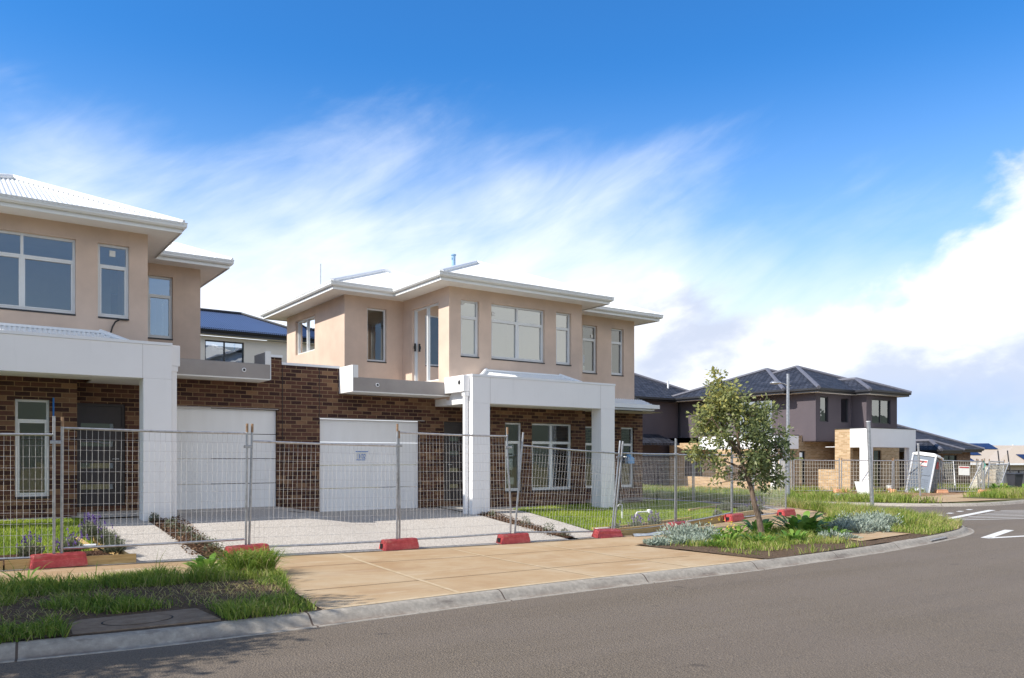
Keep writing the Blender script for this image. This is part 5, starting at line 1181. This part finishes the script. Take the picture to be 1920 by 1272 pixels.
    # side gate posts and stump beyond the lawn, seen through the mesh
    for (x, y), hh, w, lb in [((17.4, 19.0), 1.75, .12, 'dark square timber post beyond the right lawn, behind the garden tap'), ((16.3, 18.2), .55, .14, 'short dark tree stump in the shade beyond the right lawn')]:
        m_ = MB()
        if w == .12: m_.cbox(-w/2, w/2, -w/2, w/2, -.1, hh, .01)
        else: m_.tube([(0,0,-.1), (.02,0,.2), (.0,.02,.42), (.03,.02,hh)], [w, w*.85, w*.75, w*.35], 9)
        o = m_.build('timber_post' if w == .12 else 'tree_stump', M['bark']); o.location = (x, y, H(x, y)); tag(o, lb, 'post' if w == .12 else 'stump')
clutter()

# ------------------------------------------------------------------ vegetation
def raw_mesh(name, V, T, tint, mat, smooth=False):
    me = bpy.data.meshes.new(name); n = len(V); k = len(T)
    me.vertices.add(n); me.vertices.foreach_set('co', np.asarray(V, np.float32).ravel())
    me.loops.add(3*k); me.loops.foreach_set('vertex_index', np.asarray(T, np.int32).ravel())
    me.polygons.add(k); me.polygons.foreach_set('loop_start', np.arange(0, 3*k, 3, dtype=np.int32)); 
    try: me.polygons.foreach_set('loop_total', np.full(k, 3, np.int32))
    except Exception: pass
    me.update(calc_edges=True)
    a = me.attributes.new('tint', 'FLOAT', 'POINT'); a.data.foreach_set('value', np.asarray(tint, np.float32))
    me.materials.append(mat); me.validate(); return me
def blades(P, h, w, lean, tint, curl=.5):
    """grass blades: 5 points, 3 triangles each"""
    n = len(P); az = rng.uniform(0, 2*np.pi, n); la = rng.uniform(0, 2*np.pi, n)
    sx, sy = np.cos(az), np.sin(az); lx, ly = np.cos(la)*lean, np.sin(la)*lean
    W = np.stack([sx, sy, np.zeros(n)], 1)*(w/2)[:, None]
    mid = P + np.stack([lx*.35*h, ly*.35*h, .55*h], 1); tip = P + np.stack([lx*h, ly*h, h*(1-curl*lean*.6)], 1)
    V = np.stack([P-W, P+W, mid-W*.8, mid+W*.8, tip], 1).reshape(-1, 3)
    b = (np.arange(n)*5)[:, None]; T = np.concatenate([b+[[0,1,3]], b+[[0,3,2]], b+[[2,3,4]]], 1).reshape(-1, 3)
    return V, T, np.repeat(tint, 5)
def leaves(C, N_, size, ratio, tint, fold=.25):
    """leaf = diamond of 4 points folded on the midrib; C centres, N_ growing direction"""
    n = len(C); up = rng.normal(size=(n, 3)); N_ = N_/np.linalg.norm(N_, axis=1)[:, None]
    S_ = np.cross(N_, up); S_ /= np.linalg.norm(S_, axis=1)[:, None] + 1e-9; Q = np.cross(S_, N_)
    L = size[:, None]; wd = L*ratio*.5
    V = np.stack([C - N_*L*.5, C + S_*wd + Q*wd*fold, C + N_*L*.5, C - S_*wd + Q*wd*fold], 1).reshape(-1, 3)
    b = (np.arange(n)*4)[:, None]; T = np.concatenate([b+[[0,1,2]], b+[[0,2,3]]], 1).reshape(-1, 3)
    return V, T, np.repeat(tint, 4)
def join(parts):
    V, T, t, o = [], [], [], 0
    for v, tr, ti in parts: V.append(v); T.append(tr+o); t.append(ti); o += len(v)
    return np.concatenate(V), np.concatenate(T), np.concatenate(t)
def Hn(x, y): return np.array([H(a, b) for a, b in zip(x, y)])
def fbm(x, y, s, o=0): return np.array([mnoise.noise((a*s+o, b*s-o, o)) for a, b in zip(x, y)])
def stuff(name, parts, mat):
    V, T, t = join(parts); o = bpy.data.objects.new(name, raw_mesh(name, V, T, t, mat)); COL.objects.link(o); o['kind'] = 'stuff'; return o
def grass_all():
    # mown lawns
    parts = []
    def quad(A, B, C_, D, n):
        s, t = rng.uniform(0, 1, n), rng.uniform(0, 1, n); A, B, C_, D = map(np.array, (A, B, C_, D))
        p = ((1-s)*(1-t))[:, None]*A + (s*(1-t))[:, None]*B + (s*t)[:, None]*C_ + ((1-s)*t)[:, None]*D; return p[:, 0], p[:, 1]
    for q, n in ((((-1.5, 13.05), (1.80, 13.05), (1.97, 16.0), (-1.5, 16.0)), 17000), (((11.23, 12.96), (18.0, 13.9), (19.6, 17.7), (11.22, 15.85)), 42000), (((13.6, 16.4), (19.4, 17.7), (19.8, 22), (17.3, 22)), 12000)):
        x, y = quad(*q, n); z = Hn(x, y) + .008; pn = fbm(x, y, 1.1, 4)
        parts.append(blades(np.stack([x, y, z], 1), rng.uniform(.035, .075, n)*(1+.25*pn), rng.uniform(.006, .011, n), rng.uniform(.2, .8, n), np.clip(.5 + pn*.45 + rng.normal(0, .17, n), 0, 1)))
    stuff('lawn_grass', parts, M['lawn'])
    # left verge: rank weedy grass with bare soil patches
    parts = []; n = 60000; x, y = rng.uniform(-2.5, 3.5, n), rng.uniform(7.42, 11.2, n)
    e = np.array([2.95 if b < 8 else 2.95 + (b-8)*.27 for b in y])
    d = fbm(x, y, .85, 11) + .5*fbm(x, y, 2.3, 5)
    edge = (y > 9.75).astype(float)*.42 + (x > e - .38)*.9 + (y < 8.05)*.15 + (x < .2)*.28 + np.exp(-((x-1.35)**2/.35 + (y-8.75)**2/.12))*.75 + np.exp(-((x-2.15)**2/.10 + (y-7.95)**2/.06))*.8 + np.exp(-((x-.5)**2/.3 + (y-8.1)**2/.25))*.6
    bare = np.exp(-((x-2.40)**2/.34 + (y-8.85)**2/.42))*1.5 + np.exp(-((x-1.6)**2/.6 + (y-9.35)**2/.10))*1.1
    pit = ((x > .82) & (x < 2.08) & (y < 8.25)) | ((x > .9) & (x < 2.0) & (y < 8.33) & (y > 7.6))
    ok = (d*1.25 + edge - bare > .27 + rng.normal(0, .09, n)) & (x < e) & (y < 10.78 + .10*d) & ~pit & (y > np.array([Vk(a) for a in x]) + .20)
    x, y, d, e = x[ok], y[ok], d[ok], e[ok]; n = len(x)
    hh = np.where(y > 10.4, .12, np.where(y > 9.7, .16, .13))*(1+.8*fbm(x, y, 2.6, 3)) * rng.uniform(.4, 1.35, n); hh *= np.where(x > e-.4, .75, 1)
    tall = rng.uniform(0, 1, n) < .012; hh[tall] *= 1.9
    parts.append(blades(np.stack([x, y, Hn(x, y)+.01], 1), hh, rng.uniform(.006, .013, n), rng.uniform(.25, 1.1, n), np.clip(.45 + d*.35 + rng.normal(0, .2, n), 0, 1)))
    n = 2600; x, y = rng.uniform(-1.5, 3.3, n), rng.uniform(7.5, 10.8, n); k = (x < 2.9 + (y-8)*.25) & ~((x > .8) & (x < 2.1) & (y < 8.3)) & (y > np.array([Vk(a) for a in x]) + .24) & (fbm(x, y, 3.1, 8) > .12); x, y = x[k], y[k]; n = len(x)
    parts.append(blades(np.stack([x, y, Hn(x, y)+.012], 1), rng.uniform(.02, .07, n), rng.uniform(.006, .014, n), rng.uniform(.6, 1.6, n), np.clip(rng.normal(.62, .25, n), 0, 1)))
    n = 3000; x, y = rng.uniform(.2, 3.4, n), rng.uniform(7.6, 10.8, n); parts.append(blades(np.stack([x, y, Hn(x, y)+.02], 1)[(x < 2.9 + (y-8)*.25) & ~((x > .8) & (x < 2.1) & (y < 8.3))], *[a[(x < 2.9 + (y-8)*.25) & ~((x > .8) & (x < 2.1) & (y < 8.3))] for a in (rng.uniform(.02, .12, n), rng.uniform(.005, .01, n), rng.uniform(1.2, 2.2, n), np.clip(rng.normal(.95, .08, n), 0, 1))]))
    stuff('verge_grass', parts, M['grass'])
    # right verge
    parts = []; n = 120000; i = rng.integers(0, len(VERGE_IN)-1, n); f = rng.uniform(0, 1, n); t = rng.uniform(0, 1, n)
    seg = np.linalg.norm(VERGE_IN[1:]-VERGE_IN[:-1], axis=1); a = VERGE_IN[i] + (VERGE_IN[i+1]-VERGE_IN[i])*f[:, None]; b = VERGE_OUT[i] + (VERGE_OUT[i+1]-VERGE_OUT[i])*f[:, None]
    p = a + (b-a)*t[:, None]; x, y = p[:, 0], p[:, 1]; d = fbm(x, y, .9, 21)
    dry = (x > 18) & (t < .95)
    soilp = np.exp(-((t-.12)**2/.02))*((x > 10.9) & (x < 15.0))*1.1
    ramp_ = (x > 14.3) & (x < 16.9) & (y < 9.85)
    ok = (d + .5*(x > 11.4) + .45*dry - soilp > .06 + rng.normal(0, .15, n)) & ~ramp_ & (x > 10.75)
    x, y, d, t = x[ok], y[ok], d[ok], t[ok]; n = len(x); dry = x > 18
    hh = np.where(dry, .26, .13)*rng.uniform(.35, 1.35, n)*(1+.8*fbm(x, y, 2.2, 6)); hh = hh*np.where(dry & (t < .12), .6, 1)
    hh = np.where((x > 23) , hh*.55, hh)
    parts.append(blades(np.stack([x, y, Hn(x, y)+.01], 1), hh, rng.uniform(.007, .015, n), rng.uniform(.2, .9, n), np.clip(np.where(dry, .76, .62) + d*.35 + rng.normal(0, .22, n), 0, 1)))
    stuff('corner_verge_grass', parts, M['grass'])
    # far verge and the overgrown site
    parts = []; n = 52000; P_ = [(x_, y_) for x_, y_ in K2 if x_ < 60 and y_ < 40]; P_, _ = resample(P_, 400); T_ = np.gradient(P_, axis=0); T_ /= np.linalg.norm(T_, axis=1)[:, None]; N_ = np.stack([-T_[:, 1], T_[:, 0]], 1)
    i = rng.integers(0, 400, n); t = rng.uniform(.55, 3.2, n)**1.0; p = P_[i] + N_[i]*t[:, None] + rng.normal(0, .06, (n, 2)); x, y = p[:, 0], p[:, 1]; d = fbm(x, y, .8, 31)
    drv = (x > 29.6) & (x < 35.2) & (y < 18) & (y > 14)
    ok = (d > -.15 + rng.normal(0, .1, n)) & ~((x > 33.2) & (x < 36.5) & (y < 19)) & ~((x > 30.0) & (x < 34.8) & (y < 17.0))
    x, y, d = x[ok], y[ok], d[ok]; n = len(x)
    parts.append(blades(np.stack([x, y, Hn(x, y)], 1), rng.uniform(.12, .42, n)*(1+.5*d), rng.uniform(.012, .03, n), rng.uniform(.2, .9, n), np.clip(.62 + d*.4 + rng.normal(0, .2, n), 0, 1)))
    n = 26000; x, y = rng.uniform(34, 58, n), rng.uniform(18.5, 27, n); d = fbm(x, y, .5, 41)
    ln = 24.95 - (x-34)*.70
    ok = (d > .02) & (y > np.maximum(ln - .6, 18.6)) & ~((x > 36.9) & (x < 45.6) & (y > 22.2)) & (y < 26.4); x, y, d = x[ok], y[ok], d[ok]; n = len(x)
    parts.append(blades(np.stack([x, y, Hn(x, y)], 1), rng.uniform(.10, .40, n)*(1+.6*d), rng.uniform(.015, .035, n), rng.uniform(.2, .9, n), np.clip(.55 + d*.5 + rng.normal(0, .2, n), 0, 1)))
    stuff('far_verge_grass', parts, M['grass'])
    # bark chips on the mulch beds
    n = 5200; xs, ys = [], []
    for (x0, x1, y0, y1, k) in ((2.95, 3.5, 12.5, 15.6, 1500), (-1.2, 2.1, 12.42, 12.98, 1500), (9.85, 10.33, 12.6, 15.4, 1300), (11.4, 13.2, 12.55, 12.95, 500)):
        xs.append(rng.uniform(x0, x1, k)); ys.append(rng.uniform(y0, y1, k))
    x, y = np.concatenate(xs), np.concatenate(ys); n = len(x); D_ = np.stack([rng.normal(size=n), rng.normal(size=n), rng.normal(0, .3, n)], 1)
    stuff('bark_chips', [leaves(np.stack([x, y, Hn(x, y)+.035+rng.uniform(0, .02, n)], 1), D_, rng.uniform(.02, .06, n), .45, rng.uniform(0, 1, n))], None or leafmat('bark_chip', [(0, (.05, .028, .018)), (.6, (.16, .09, .055)), (1, (.30, .20, .12))]))
def leafmat(nm, stops):
    t = MT(nm, .85, 0, .2); at = t.n('ShaderNodeAttribute', attribute_name='tint'); return t.col(t.ramp(at.outputs['Fac'], stops))
grass_all()
def part_mesh(name, geo, mat, T):
    V, Tr, t = geo; o = bpy.data.objects.new(name, raw_mesh(name, V, Tr, t, mat)); COL.objects.link(o); o.parent = T; return o
def dome(n, r, h, fill=.55):
    d = rng.normal(size=(n, 3)); d[:, 2] = np.abs(d[:, 2]); d /= np.linalg.norm(d, axis=1)[:, None]; k = rng.uniform(fill, 1, n)**.6
    return d*np.stack([k*r, k*r, k*h], 1), d
def lavender(loc, r, h, nfl, label, name='lavender_bush', group='lavender bushes in the garden beds'):
    r *= .82; h *= .86; nfl = int(nfl*.7)
    T = thing(name, loc, label, 'lavender', group)
    n = int(260*r/.2); a = rng.uniform(0, 2*np.pi, n); rr = r*np.sqrt(rng.uniform(0, 1, n)); b = np.stack([.35*rr*np.cos(a), .35*rr*np.sin(a), np.zeros(n)], 1)
    tip = np.stack([rr*np.cos(a), rr*np.sin(a), h*(1-.55*(rr/r)**2)*rng.uniform(.75, 1.1, n)], 1)
    C = []; D = []
    for k in range(5): f = rng.uniform(.25, 1.0, n)[:, None]; C.append(b + (tip-b)*f + rng.normal(0, .012, (n, 3))); D.append((tip-b) + rng.normal(0, .06, (n, 3)))
    C, D = np.concatenate(C), np.concatenate(D); m_ = len(C)
    part_mesh('foliage', leaves(C, D, rng.uniform(.035, .07, m_), .22, np.clip(rng.normal(.5, .22, m_) + (C[:, 2]/h-.5)*.4, 0, 1)), M['lav_leaf'], T)
    if nfl:
        i = rng.choice(n, nfl); top = tip[i] + np.stack([rng.normal(0, .02, nfl), rng.normal(0, .02, nfl), rng.uniform(.04, .13, nfl)], 1)
        C, D = [], []
        for k in range(9): C.append(top + np.stack([rng.normal(0, .006, nfl), rng.normal(0, .006, nfl), rng.uniform(-.035, .03, nfl)], 1)); D.append(np.stack([rng.normal(0, .5, nfl), rng.normal(0, .5, nfl), np.ones(nfl)], 1))
        C, D = np.concatenate(C), np.concatenate(D); part_mesh('flower', leaves(C, D, rng.uniform(.02, .034, len(C)), .6, rng.uniform(0, 1, len(C))), M['lav_flower'], T)
    return T
def sparse(loc, r, h, label, group='small young plants in the mulch strips'):
    T = thing('young_plant', loc, label, 'plant', group); n = 170; d, dn = dome(n, r, h, .3)
    part_mesh('foliage', leaves(d, dn + rng.normal(0, .5, (n, 3)), rng.uniform(.025, .06, n), .35, rng.uniform(0, .8, n)), M['lav_leaf'], T); return T
def silver(loc, r, h, label, n=1500):
    T = thing('silver_bush', loc, label, 'bush', 'silver leaved bushes in the verge')
    nb = max(6, int(n/90)); C, D = [], []
    for k in range(nb):
        a = rng.uniform(0, 2*np.pi); q = np.array([math.cos(a), math.sin(a), 0])*r*math.sqrt(rng.uniform(0, 1))*.8; lr = r*rng.uniform(.28, .5); lh = h*rng.uniform(.55, 1.0)*(1-.4*(np.linalg.norm(q)/r))
        d, dn = dome(90, lr, lh, .5); C.append(d + q); D.append(dn + rng.normal(0, .35, dn.shape))
    C, D = np.concatenate(C), np.concatenate(D); m_ = len(C)
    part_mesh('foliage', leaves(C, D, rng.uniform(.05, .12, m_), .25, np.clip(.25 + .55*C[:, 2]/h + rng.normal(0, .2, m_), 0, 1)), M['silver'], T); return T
def dock(loc, r, h, n, label, mat='weed', ln=(.14, .30), ratio=.38, name='broad_leaf_weed', group='broad leaved green weeds in the verges', flowers=0):
    T = thing(name, loc, label, 'weed', group); V, Tr, t, o = [], [], [], 0
    for k in range(n):
        a = rng.uniform(0, 2*np.pi); st = np.array([math.cos(a), math.sin(a), 0])*r*math.sqrt(rng.uniform(0, .5)); L = rng.uniform(*ln); el = rng.uniform(.5, 1.35)
        dv = np.array([math.cos(a)*math.cos(el), math.sin(a)*math.cos(el), math.sin(el)]); s_ = np.array([-math.sin(a), math.cos(a), 0]); w_ = L*ratio*.5; base = st + np.array([0, 0, rng.uniform(0, h*.4)])
        ti = float(np.clip(rng.normal(.5, .22), 0, 1)); rows = []
        for f, wf in ((0, .12), (.3, .85), (.6, 1.0), (.85, .6), (1, .02)):
            c = base + dv*L*f + np.array([0, 0, -L*.35*f*f]) + np.array([math.cos(a), math.sin(a), 0])*L*.15*f*f; wv = w_*wf
            rows += [c - s_*wv + np.array([0, 0, .15*wv]), c, c + s_*wv + np.array([0, 0, .15*wv])]
        V += rows; t += [ti]*15
        for i in range(4):
            for j in range(2): q = o + i*3 + j; Tr += [[q, q+1, q+4], [q, q+4, q+3]]
        o += 15
    part_mesh('foliage', (np.array(V), np.array(Tr), np.array(t)), M[mat], T)
    if flowers:
        d, dn = dome(flowers, r*.9, h*1.25, .8); part_mesh('flower', leaves(np.repeat(d, 4, 0) + rng.normal(0, .012, (flowers*4, 3)), rng.normal(size=(flowers*4, 3)), rng.uniform(.02, .035, flowers*4), .8, rng.uniform(0, 1, flowers*4)), M['yellow_fl'], T)
    return T
def plants():
    g = lambda x, y, dz=0: (x, y, H(x, y) + dz)
    lavender(g(.93, 12.72, .05), .21, .30, 26, 'lavender bush furthest left, in front of the left lawn')
    lavender(g(1.42, 12.74, .05), .22, .33, 34, 'lavender bush right behind the paired fence posts on the left')
    lavender(g(1.84, 13.85, .05), .24, .36, 50, 'purple flowering lavender bush beside the pebbled path, furthest back on the left')
    lavender(g(1.98, 13.35, .05), .22, .30, 8, 'lavender bush in the middle of the bed beside the left pebbled path')
    lavender(g(1.98, 12.80, .05), .22, .28, 2, 'flowerless lavender bush at the corner of the pine sleepers by the left path')
    lavender(g(11.75, 12.75), .16, .22, 4, 'small lavender bush right of the slanting fence post')
    lavender(g(12.42, 12.8), .19, .27, 40, 'purple flowering lavender bush at the front of the right lawn')
    lavender(g(13.1, 12.95), .21, .34, 30, 'taller pale purple lavender bush at the front of the right lawn')
    lavender(g(15.9, 13.5), .18, .28, 3, 'small lavender bush just left of the leaning tree trunk')
    lavender(g(17.4, 14.5), .26, .36, 0, 'grey green lavender bush behind the leaning trunk, further back')
    lavender(g(17.3, 13.85), .22, .32, 3, 'round lavender bush directly behind the leaning trunk')
    lavender(g(18.3, 14.2), .30, .42, 26, 'large lavender bush with pale flowers at the lot corner')
    for x, y, r, h, lb in ((3.0, 15.2, .10, .16, 'small plant furthest back in the left mulch strip by the white pillar'), (3.12, 14.5, .14, .20, 'small flowering plant second from the house in the left mulch strip'), (3.22, 13.9, .15, .2, 'small plant in the middle of the left mulch strip'), (3.3, 13.3, .17, .2, 'purple dotted plant in the left mulch strip before the fence rail'), (3.38, 12.8, .17, .2, 'nearest small plant in the left mulch strip'),
                           (9.98, 14.9, .09, .12, 'small plant furthest back in the right mulch strip'), (10.1, 13.8, .13, .2, 'small plant behind the bent fence post in the right mulch strip'), (10.2, 13.1, .15, .2, 'bushy small plant in the middle of the right mulch strip'), (10.26, 12.65, .12, .16, 'nearest small plant in the right mulch strip')):
        sparse(g(x, y, .02), r, h, lb)
    silver(g(11.0, 10.75), .35, .20, 'low silver bush at the left tip of the right verge', 1100); silver(g(12.1, 11.0), .62, .50, 'large silver bush left of the leaning tree trunk', 2600); silver(g(11.6, 10.55), .40, .28, 'low silver bush in front of the largest one', 1300)
    silver(g(17.7, 10.55), .75, .55, 'tall silver bush at the foot of the bare pole', 2800); silver(g(16.3, 10.0), .75, .48, 'wide silver bush nearest the kerb ramp', 2400); silver(g(17.0, 10.1), .5, .40, 'silver bush between the two larger ones by the bare pole', 1300); silver(g(14.7, 9.4), .42, .20, 'small silver bush on the dark soil by the kerb', 1000); silver(g(22.6, 14.3), .5, .3, 'far silver bush on the verge of the side street', 700)
    silver(g(30.6, 19.0), .6, .35, 'silver bush on the verge across the side street', 600)
    dock(g(12.9, 10.9), .45, .35, 80, 'yellow flowering weed beside the large silver bush', ln=(.08, .18), flowers=26, name='yellow_flower_weed', group='yellow flowered weeds in the verge')
    dock(g(11.45, 9.75), .32, .20, 110, 'low bright green clump near the crossover edge', ln=(.07, .13), ratio=.3); dock(g(12.5, 9.6), .40, .28, 90, 'leafy green weed clump in front of the leaning tree trunk', ln=(.10, .22), ratio=.3)
    dock(g(14.15, 10.85), .35, .4, 34, 'broad leaved weed right behind the leaning tree trunk', ln=(.22, .42)); dock(g(15.2, 10.6), .5, .45, 60, 'largest broad leaved weed right of the leaning tree trunk', ln=(.25, .5)); dock(g(16.1, 11.2), .35, .5, 30, 'dark upright broad leaved weed behind the others', ln=(.25, .5))
    dock(g(15.0, 9.75), .4, .25, 60, 'pale green weed clump in front of the largest broad leaved one', ln=(.12, .25)); dock(g(18.6, 10.3), .4, .35, 50, 'green weed clump just right of the bare pole', ln=(.15, .35), ratio=.25)
    for wx, wy, wr_, wn, wl in ((13.4, 9.5, .28, 60, 'leafy weed on the dark soil just left of the kerb ramp, nearest the leaning trunk'), (13.6, 11.0, .3, 40, 'leafy weed at the footpath edge left of the leaning trunk'), (16.6, 11.3, .4, 50, 'leafy weed between the pale bare pole and the broad leaved weeds'), (19.4, 10.4, .35, 50, 'ragged weed in the dry grass right of the bare pole'), (12.0, 10.0, .28, 70, 'leafy weed in front of the large silver bush'), (18.0, 11.6, .4, 50, 'ragged weed at the footpath edge behind the bare pole')):
        dock(g(wx, wy), wr_, .3, wn, wl, ln=(.10, .28), ratio=.3)
    dock(g(2.75, 10.75), .22, .3, 40, 'upright broad leaved weed left of the grass tuft in the left verge', ln=(.14, .30), ratio=.3); dock(g(.75, 10.75), .2, .3, 16, 'thin weed tuft in the shaded left verge', ln=(.2, .34), ratio=.12)
    # the tall arching grass tuft and the bush at the far site
    T = thing('grass_tuft', g(3.2, 10.45), 'tall arching grass tuft at the right end of the left verge', 'grass tuft')
    n = 900; a = rng.uniform(0, 2*np.pi, n); rr = .27*np.sqrt(rng.uniform(0, 1, n)); P = np.stack([rr*np.cos(a), rr*np.sin(a), np.zeros(n)], 1)
    part_mesh('foliage', blades(P, rng.uniform(.28, .56, n), rng.uniform(.008, .014, n), rng.uniform(.5, 1.4, n), np.clip(rng.normal(.5, .2, n), 0, 1), .8), M['grass'], T)
    dock(g(43.6, 18.9), .7, .7, 120, 'round green bush beside the far fence, right of the toilet', ln=(.2, .45), ratio=.3, name='green_bush', group='green bushes at the far corner site'); dock(g(46.8, 19.0), .9, .5, 120, 'low green bush right of the wheelie bin', ln=(.2, .45), ratio=.3, name='green_bush', group='green bushes at the far corner site')
    # little orange scrap in the tuft
    mb = MB(); mb.tube([(0,0,0), (.03,.02,.05), (0,.03,.1)], [.03, .04, .02], 7); o = mb.build('plastic_scrap', M['orange']); o.location = g(3.05, 10.15, .02); tag(o, 'small orange plastic scrap in the grass below the tall tuft', 'plastic scrap')
plants()
def tree(name, root, stem, limbs, lumps, nleaf, label, size=(.065, .11), yellow=True, spread=.075, per=17):
    T = thing(name, root, label, 'tree'); rt = np.array((SA, -CA, 0)); fw = np.array((CA, SA, 0)); W_ = lambda a, b, z: tuple(rt*a + fw*b + np.array((0, 0, z)))
    mb = MB(); mb.tube([W_(*p[:3]) for p in stem], [p[3] for p in stem], 10); mb.build('trunk', M['bark'], T)
    lm = []
    for l in limbs: mb = MB(); mb.tube([W_(*p[:3]) for p in l], [p[3] for p in l], 6); lm.append(mb)
    for (a, b, z, r) in lumps:                                     # twigs from the nearest limb point to each clump
        c = np.array((a, b, z)); own = [(np.array(p[:3]), k) for k, s in enumerate(limbs) for p in s]; pts = [p for p, _ in own]; j = min(range(len(pts)), key=lambda k: np.linalg.norm(pts[k]-c) + max(0, pts[k][2]-z)*2)
        m_ = (pts[j]+c)/2 + rng.normal(0, .04, 3) - np.array((0, 0, .05)); lm[own[j][1]].tube([W_(*pts[j]), W_(*m_), W_(*c)], [.014, .010, .005], 5)
    for mb in lm: mb.build('limb', M['bark'], T)
    tot = sum(l[3]**2 for l in lumps); C, D, ti, sz = [], [], [], []
    for (a, b, z, r) in lumps:
        n = int(nleaf*r**2/tot); ns = max(3, int(n/per)); 
        sc = rng.normal(size=(ns, 3)); sc /= np.linalg.norm(sc, axis=1)[:, None]; sc *= (r*rng.uniform(.35, 1.05, ns)**.7)[:, None]; sc[:, 2] *= .85
        k = rng.integers(0, ns, n); off = rng.normal(0, spread, (n, 3)); c = np.array(W_(a, b, z)) + sc[k] + off
        C.append(c); d = off + sc[k]*.25 + rng.normal(0, .03, (n, 3)); d[:, 2] -= .03; D.append(d)
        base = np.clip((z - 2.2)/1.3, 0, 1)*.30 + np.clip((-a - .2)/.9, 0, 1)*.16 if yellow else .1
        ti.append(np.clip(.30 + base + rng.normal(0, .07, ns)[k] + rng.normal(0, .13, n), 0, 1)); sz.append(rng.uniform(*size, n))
    C, D, ti, sz = map(np.concatenate, (C, D, ti, sz))
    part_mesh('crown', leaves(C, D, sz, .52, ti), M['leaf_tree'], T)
def trees():
    r = (13.58, 10.36, H(13.58, 10.36) - .02)
    stem = [(0, 0, -.1, .085), (-.02, .02, .12, .066), (-.07, .03, .42, .056), (-.17, .02, .72, .052), (-.22, .04, 1.02, .047), (-.34, .03, 1.36, .040), (-.47, .0, 1.70, .034), (-.53, -.03, 2.2, .026), (-.68, .0, 2.75, .017), (-.88, .02, 3.3, .008)]
    limbs = [[(-.36,.03,1.42,.035), (-.15,.2,1.75,.026), (.1,.3,2.2,.018), (.15,.3,2.6,.008)], [(-.5,0,1.75,.03), (-.8,-.2,2.05,.022), (-1.1,-.25,2.45,.010)], [(-.5,.0,1.8,.03), (-.72,.25,2.2,.02), (-.9,.3,2.7,.01)], [(-.36,.03,1.42,.03), (-.12,-.3,1.6,.02), (.2,-.4,1.75,.01)], [(-.36,.05,1.42,.028), (-.7,.35,1.6,.018), (-1.05,.4,1.7,.008)], [(-.55,-.03,2.2,.024), (-.3,-.15,2.5,.016), (-.1,-.2,2.85,.008)]]
    lumps = [(-.88,0,3.30,.16), (-.93,.1,3.05,.24), (-.78,-.1,2.98,.26), (-.72,.15,2.78,.28), (-.98,-.1,2.72,.28), (-.55,-.15,2.72,.27), (-1.10,.1,2.48,.28), (-.80,.2,2.45,.33), (-.40,-.2,2.45,.30), (-.25,.2,2.62,.24), (-.02,-.2,2.58,.24), (.08,.15,2.52,.22),
             (-1.33,-.1,2.42,.17), (-1.2,.2,2.2,.2), (-.95,-.3,2.08,.24), (-1.32,.1,1.98,.13), (.05,.25,2.2,.30), (.22,-.1,2.1,.26), (-.22,-.3,2.15,.32), (.38,.1,1.85,.22), (.50,-.1,1.72,.13), (-.05,.1,1.8,.34), (.2,.25,1.6,.26), (-.30,-.3,1.65,.30), (-.55,.25,1.9,.24),
             (-1.15,.3,1.68,.24), (-.85,.1,1.58,.2), (-1.35,.1,1.75,.13), (-.12,-.1,1.35,.28), (.15,-.2,1.28,.22), (-.35,.2,1.2,.16), (-.92,-.2,1.35,.10), (-.72,.3,1.35,.12), (-.98,.1,1.12,.07), (.02,.1,1.08,.13)]
    tree('street_tree', r, stem, limbs, [(a, b, z, r_*.95) for a, b, z, r_ in lumps], 7600, 'young leaning street tree with yellow green top in the right verge')
    # neighbouring street tree just outside the left edge: it shades the near left verge and the road beside it
    r = (-3.5, 9.1, H(-3.5, 9.1)); lump2 = []
    while len(lump2) < 62:
        p = rng.uniform(-1, 1, 3)
        if p @ p < 1: lump2.append((p[0]*1.75*SA + p[1]*1.95*-CA, p[0]*1.75*CA + p[1]*1.95*SA, 3.35 + p[2]*1.35, rng.uniform(.4, .65)))
    stem = [(0,0,-.1,.12), (0,0,.6,.10), (.05,0,1.5,.08), (.05,.1,2.6,.06), (0,.1,4.2,.02)]
    tree('shade_tree', r, stem, [[(.05,0,1.5,.05), (.7,.5,2.6,.02)], [(.05,0,1.6,.05), (-.7,-.6,2.7,.02)], [(.05,.1,2.2,.04), (.5,-.9,3.2,.02)], [(.05,.1,2.2,.04), (-.5,.9,3.2,.02)]], lump2, 42000, 'dense street tree standing just left of the view on the left verge', size=(.08, .13), yellow=False, spread=.2, per=60)
trees()
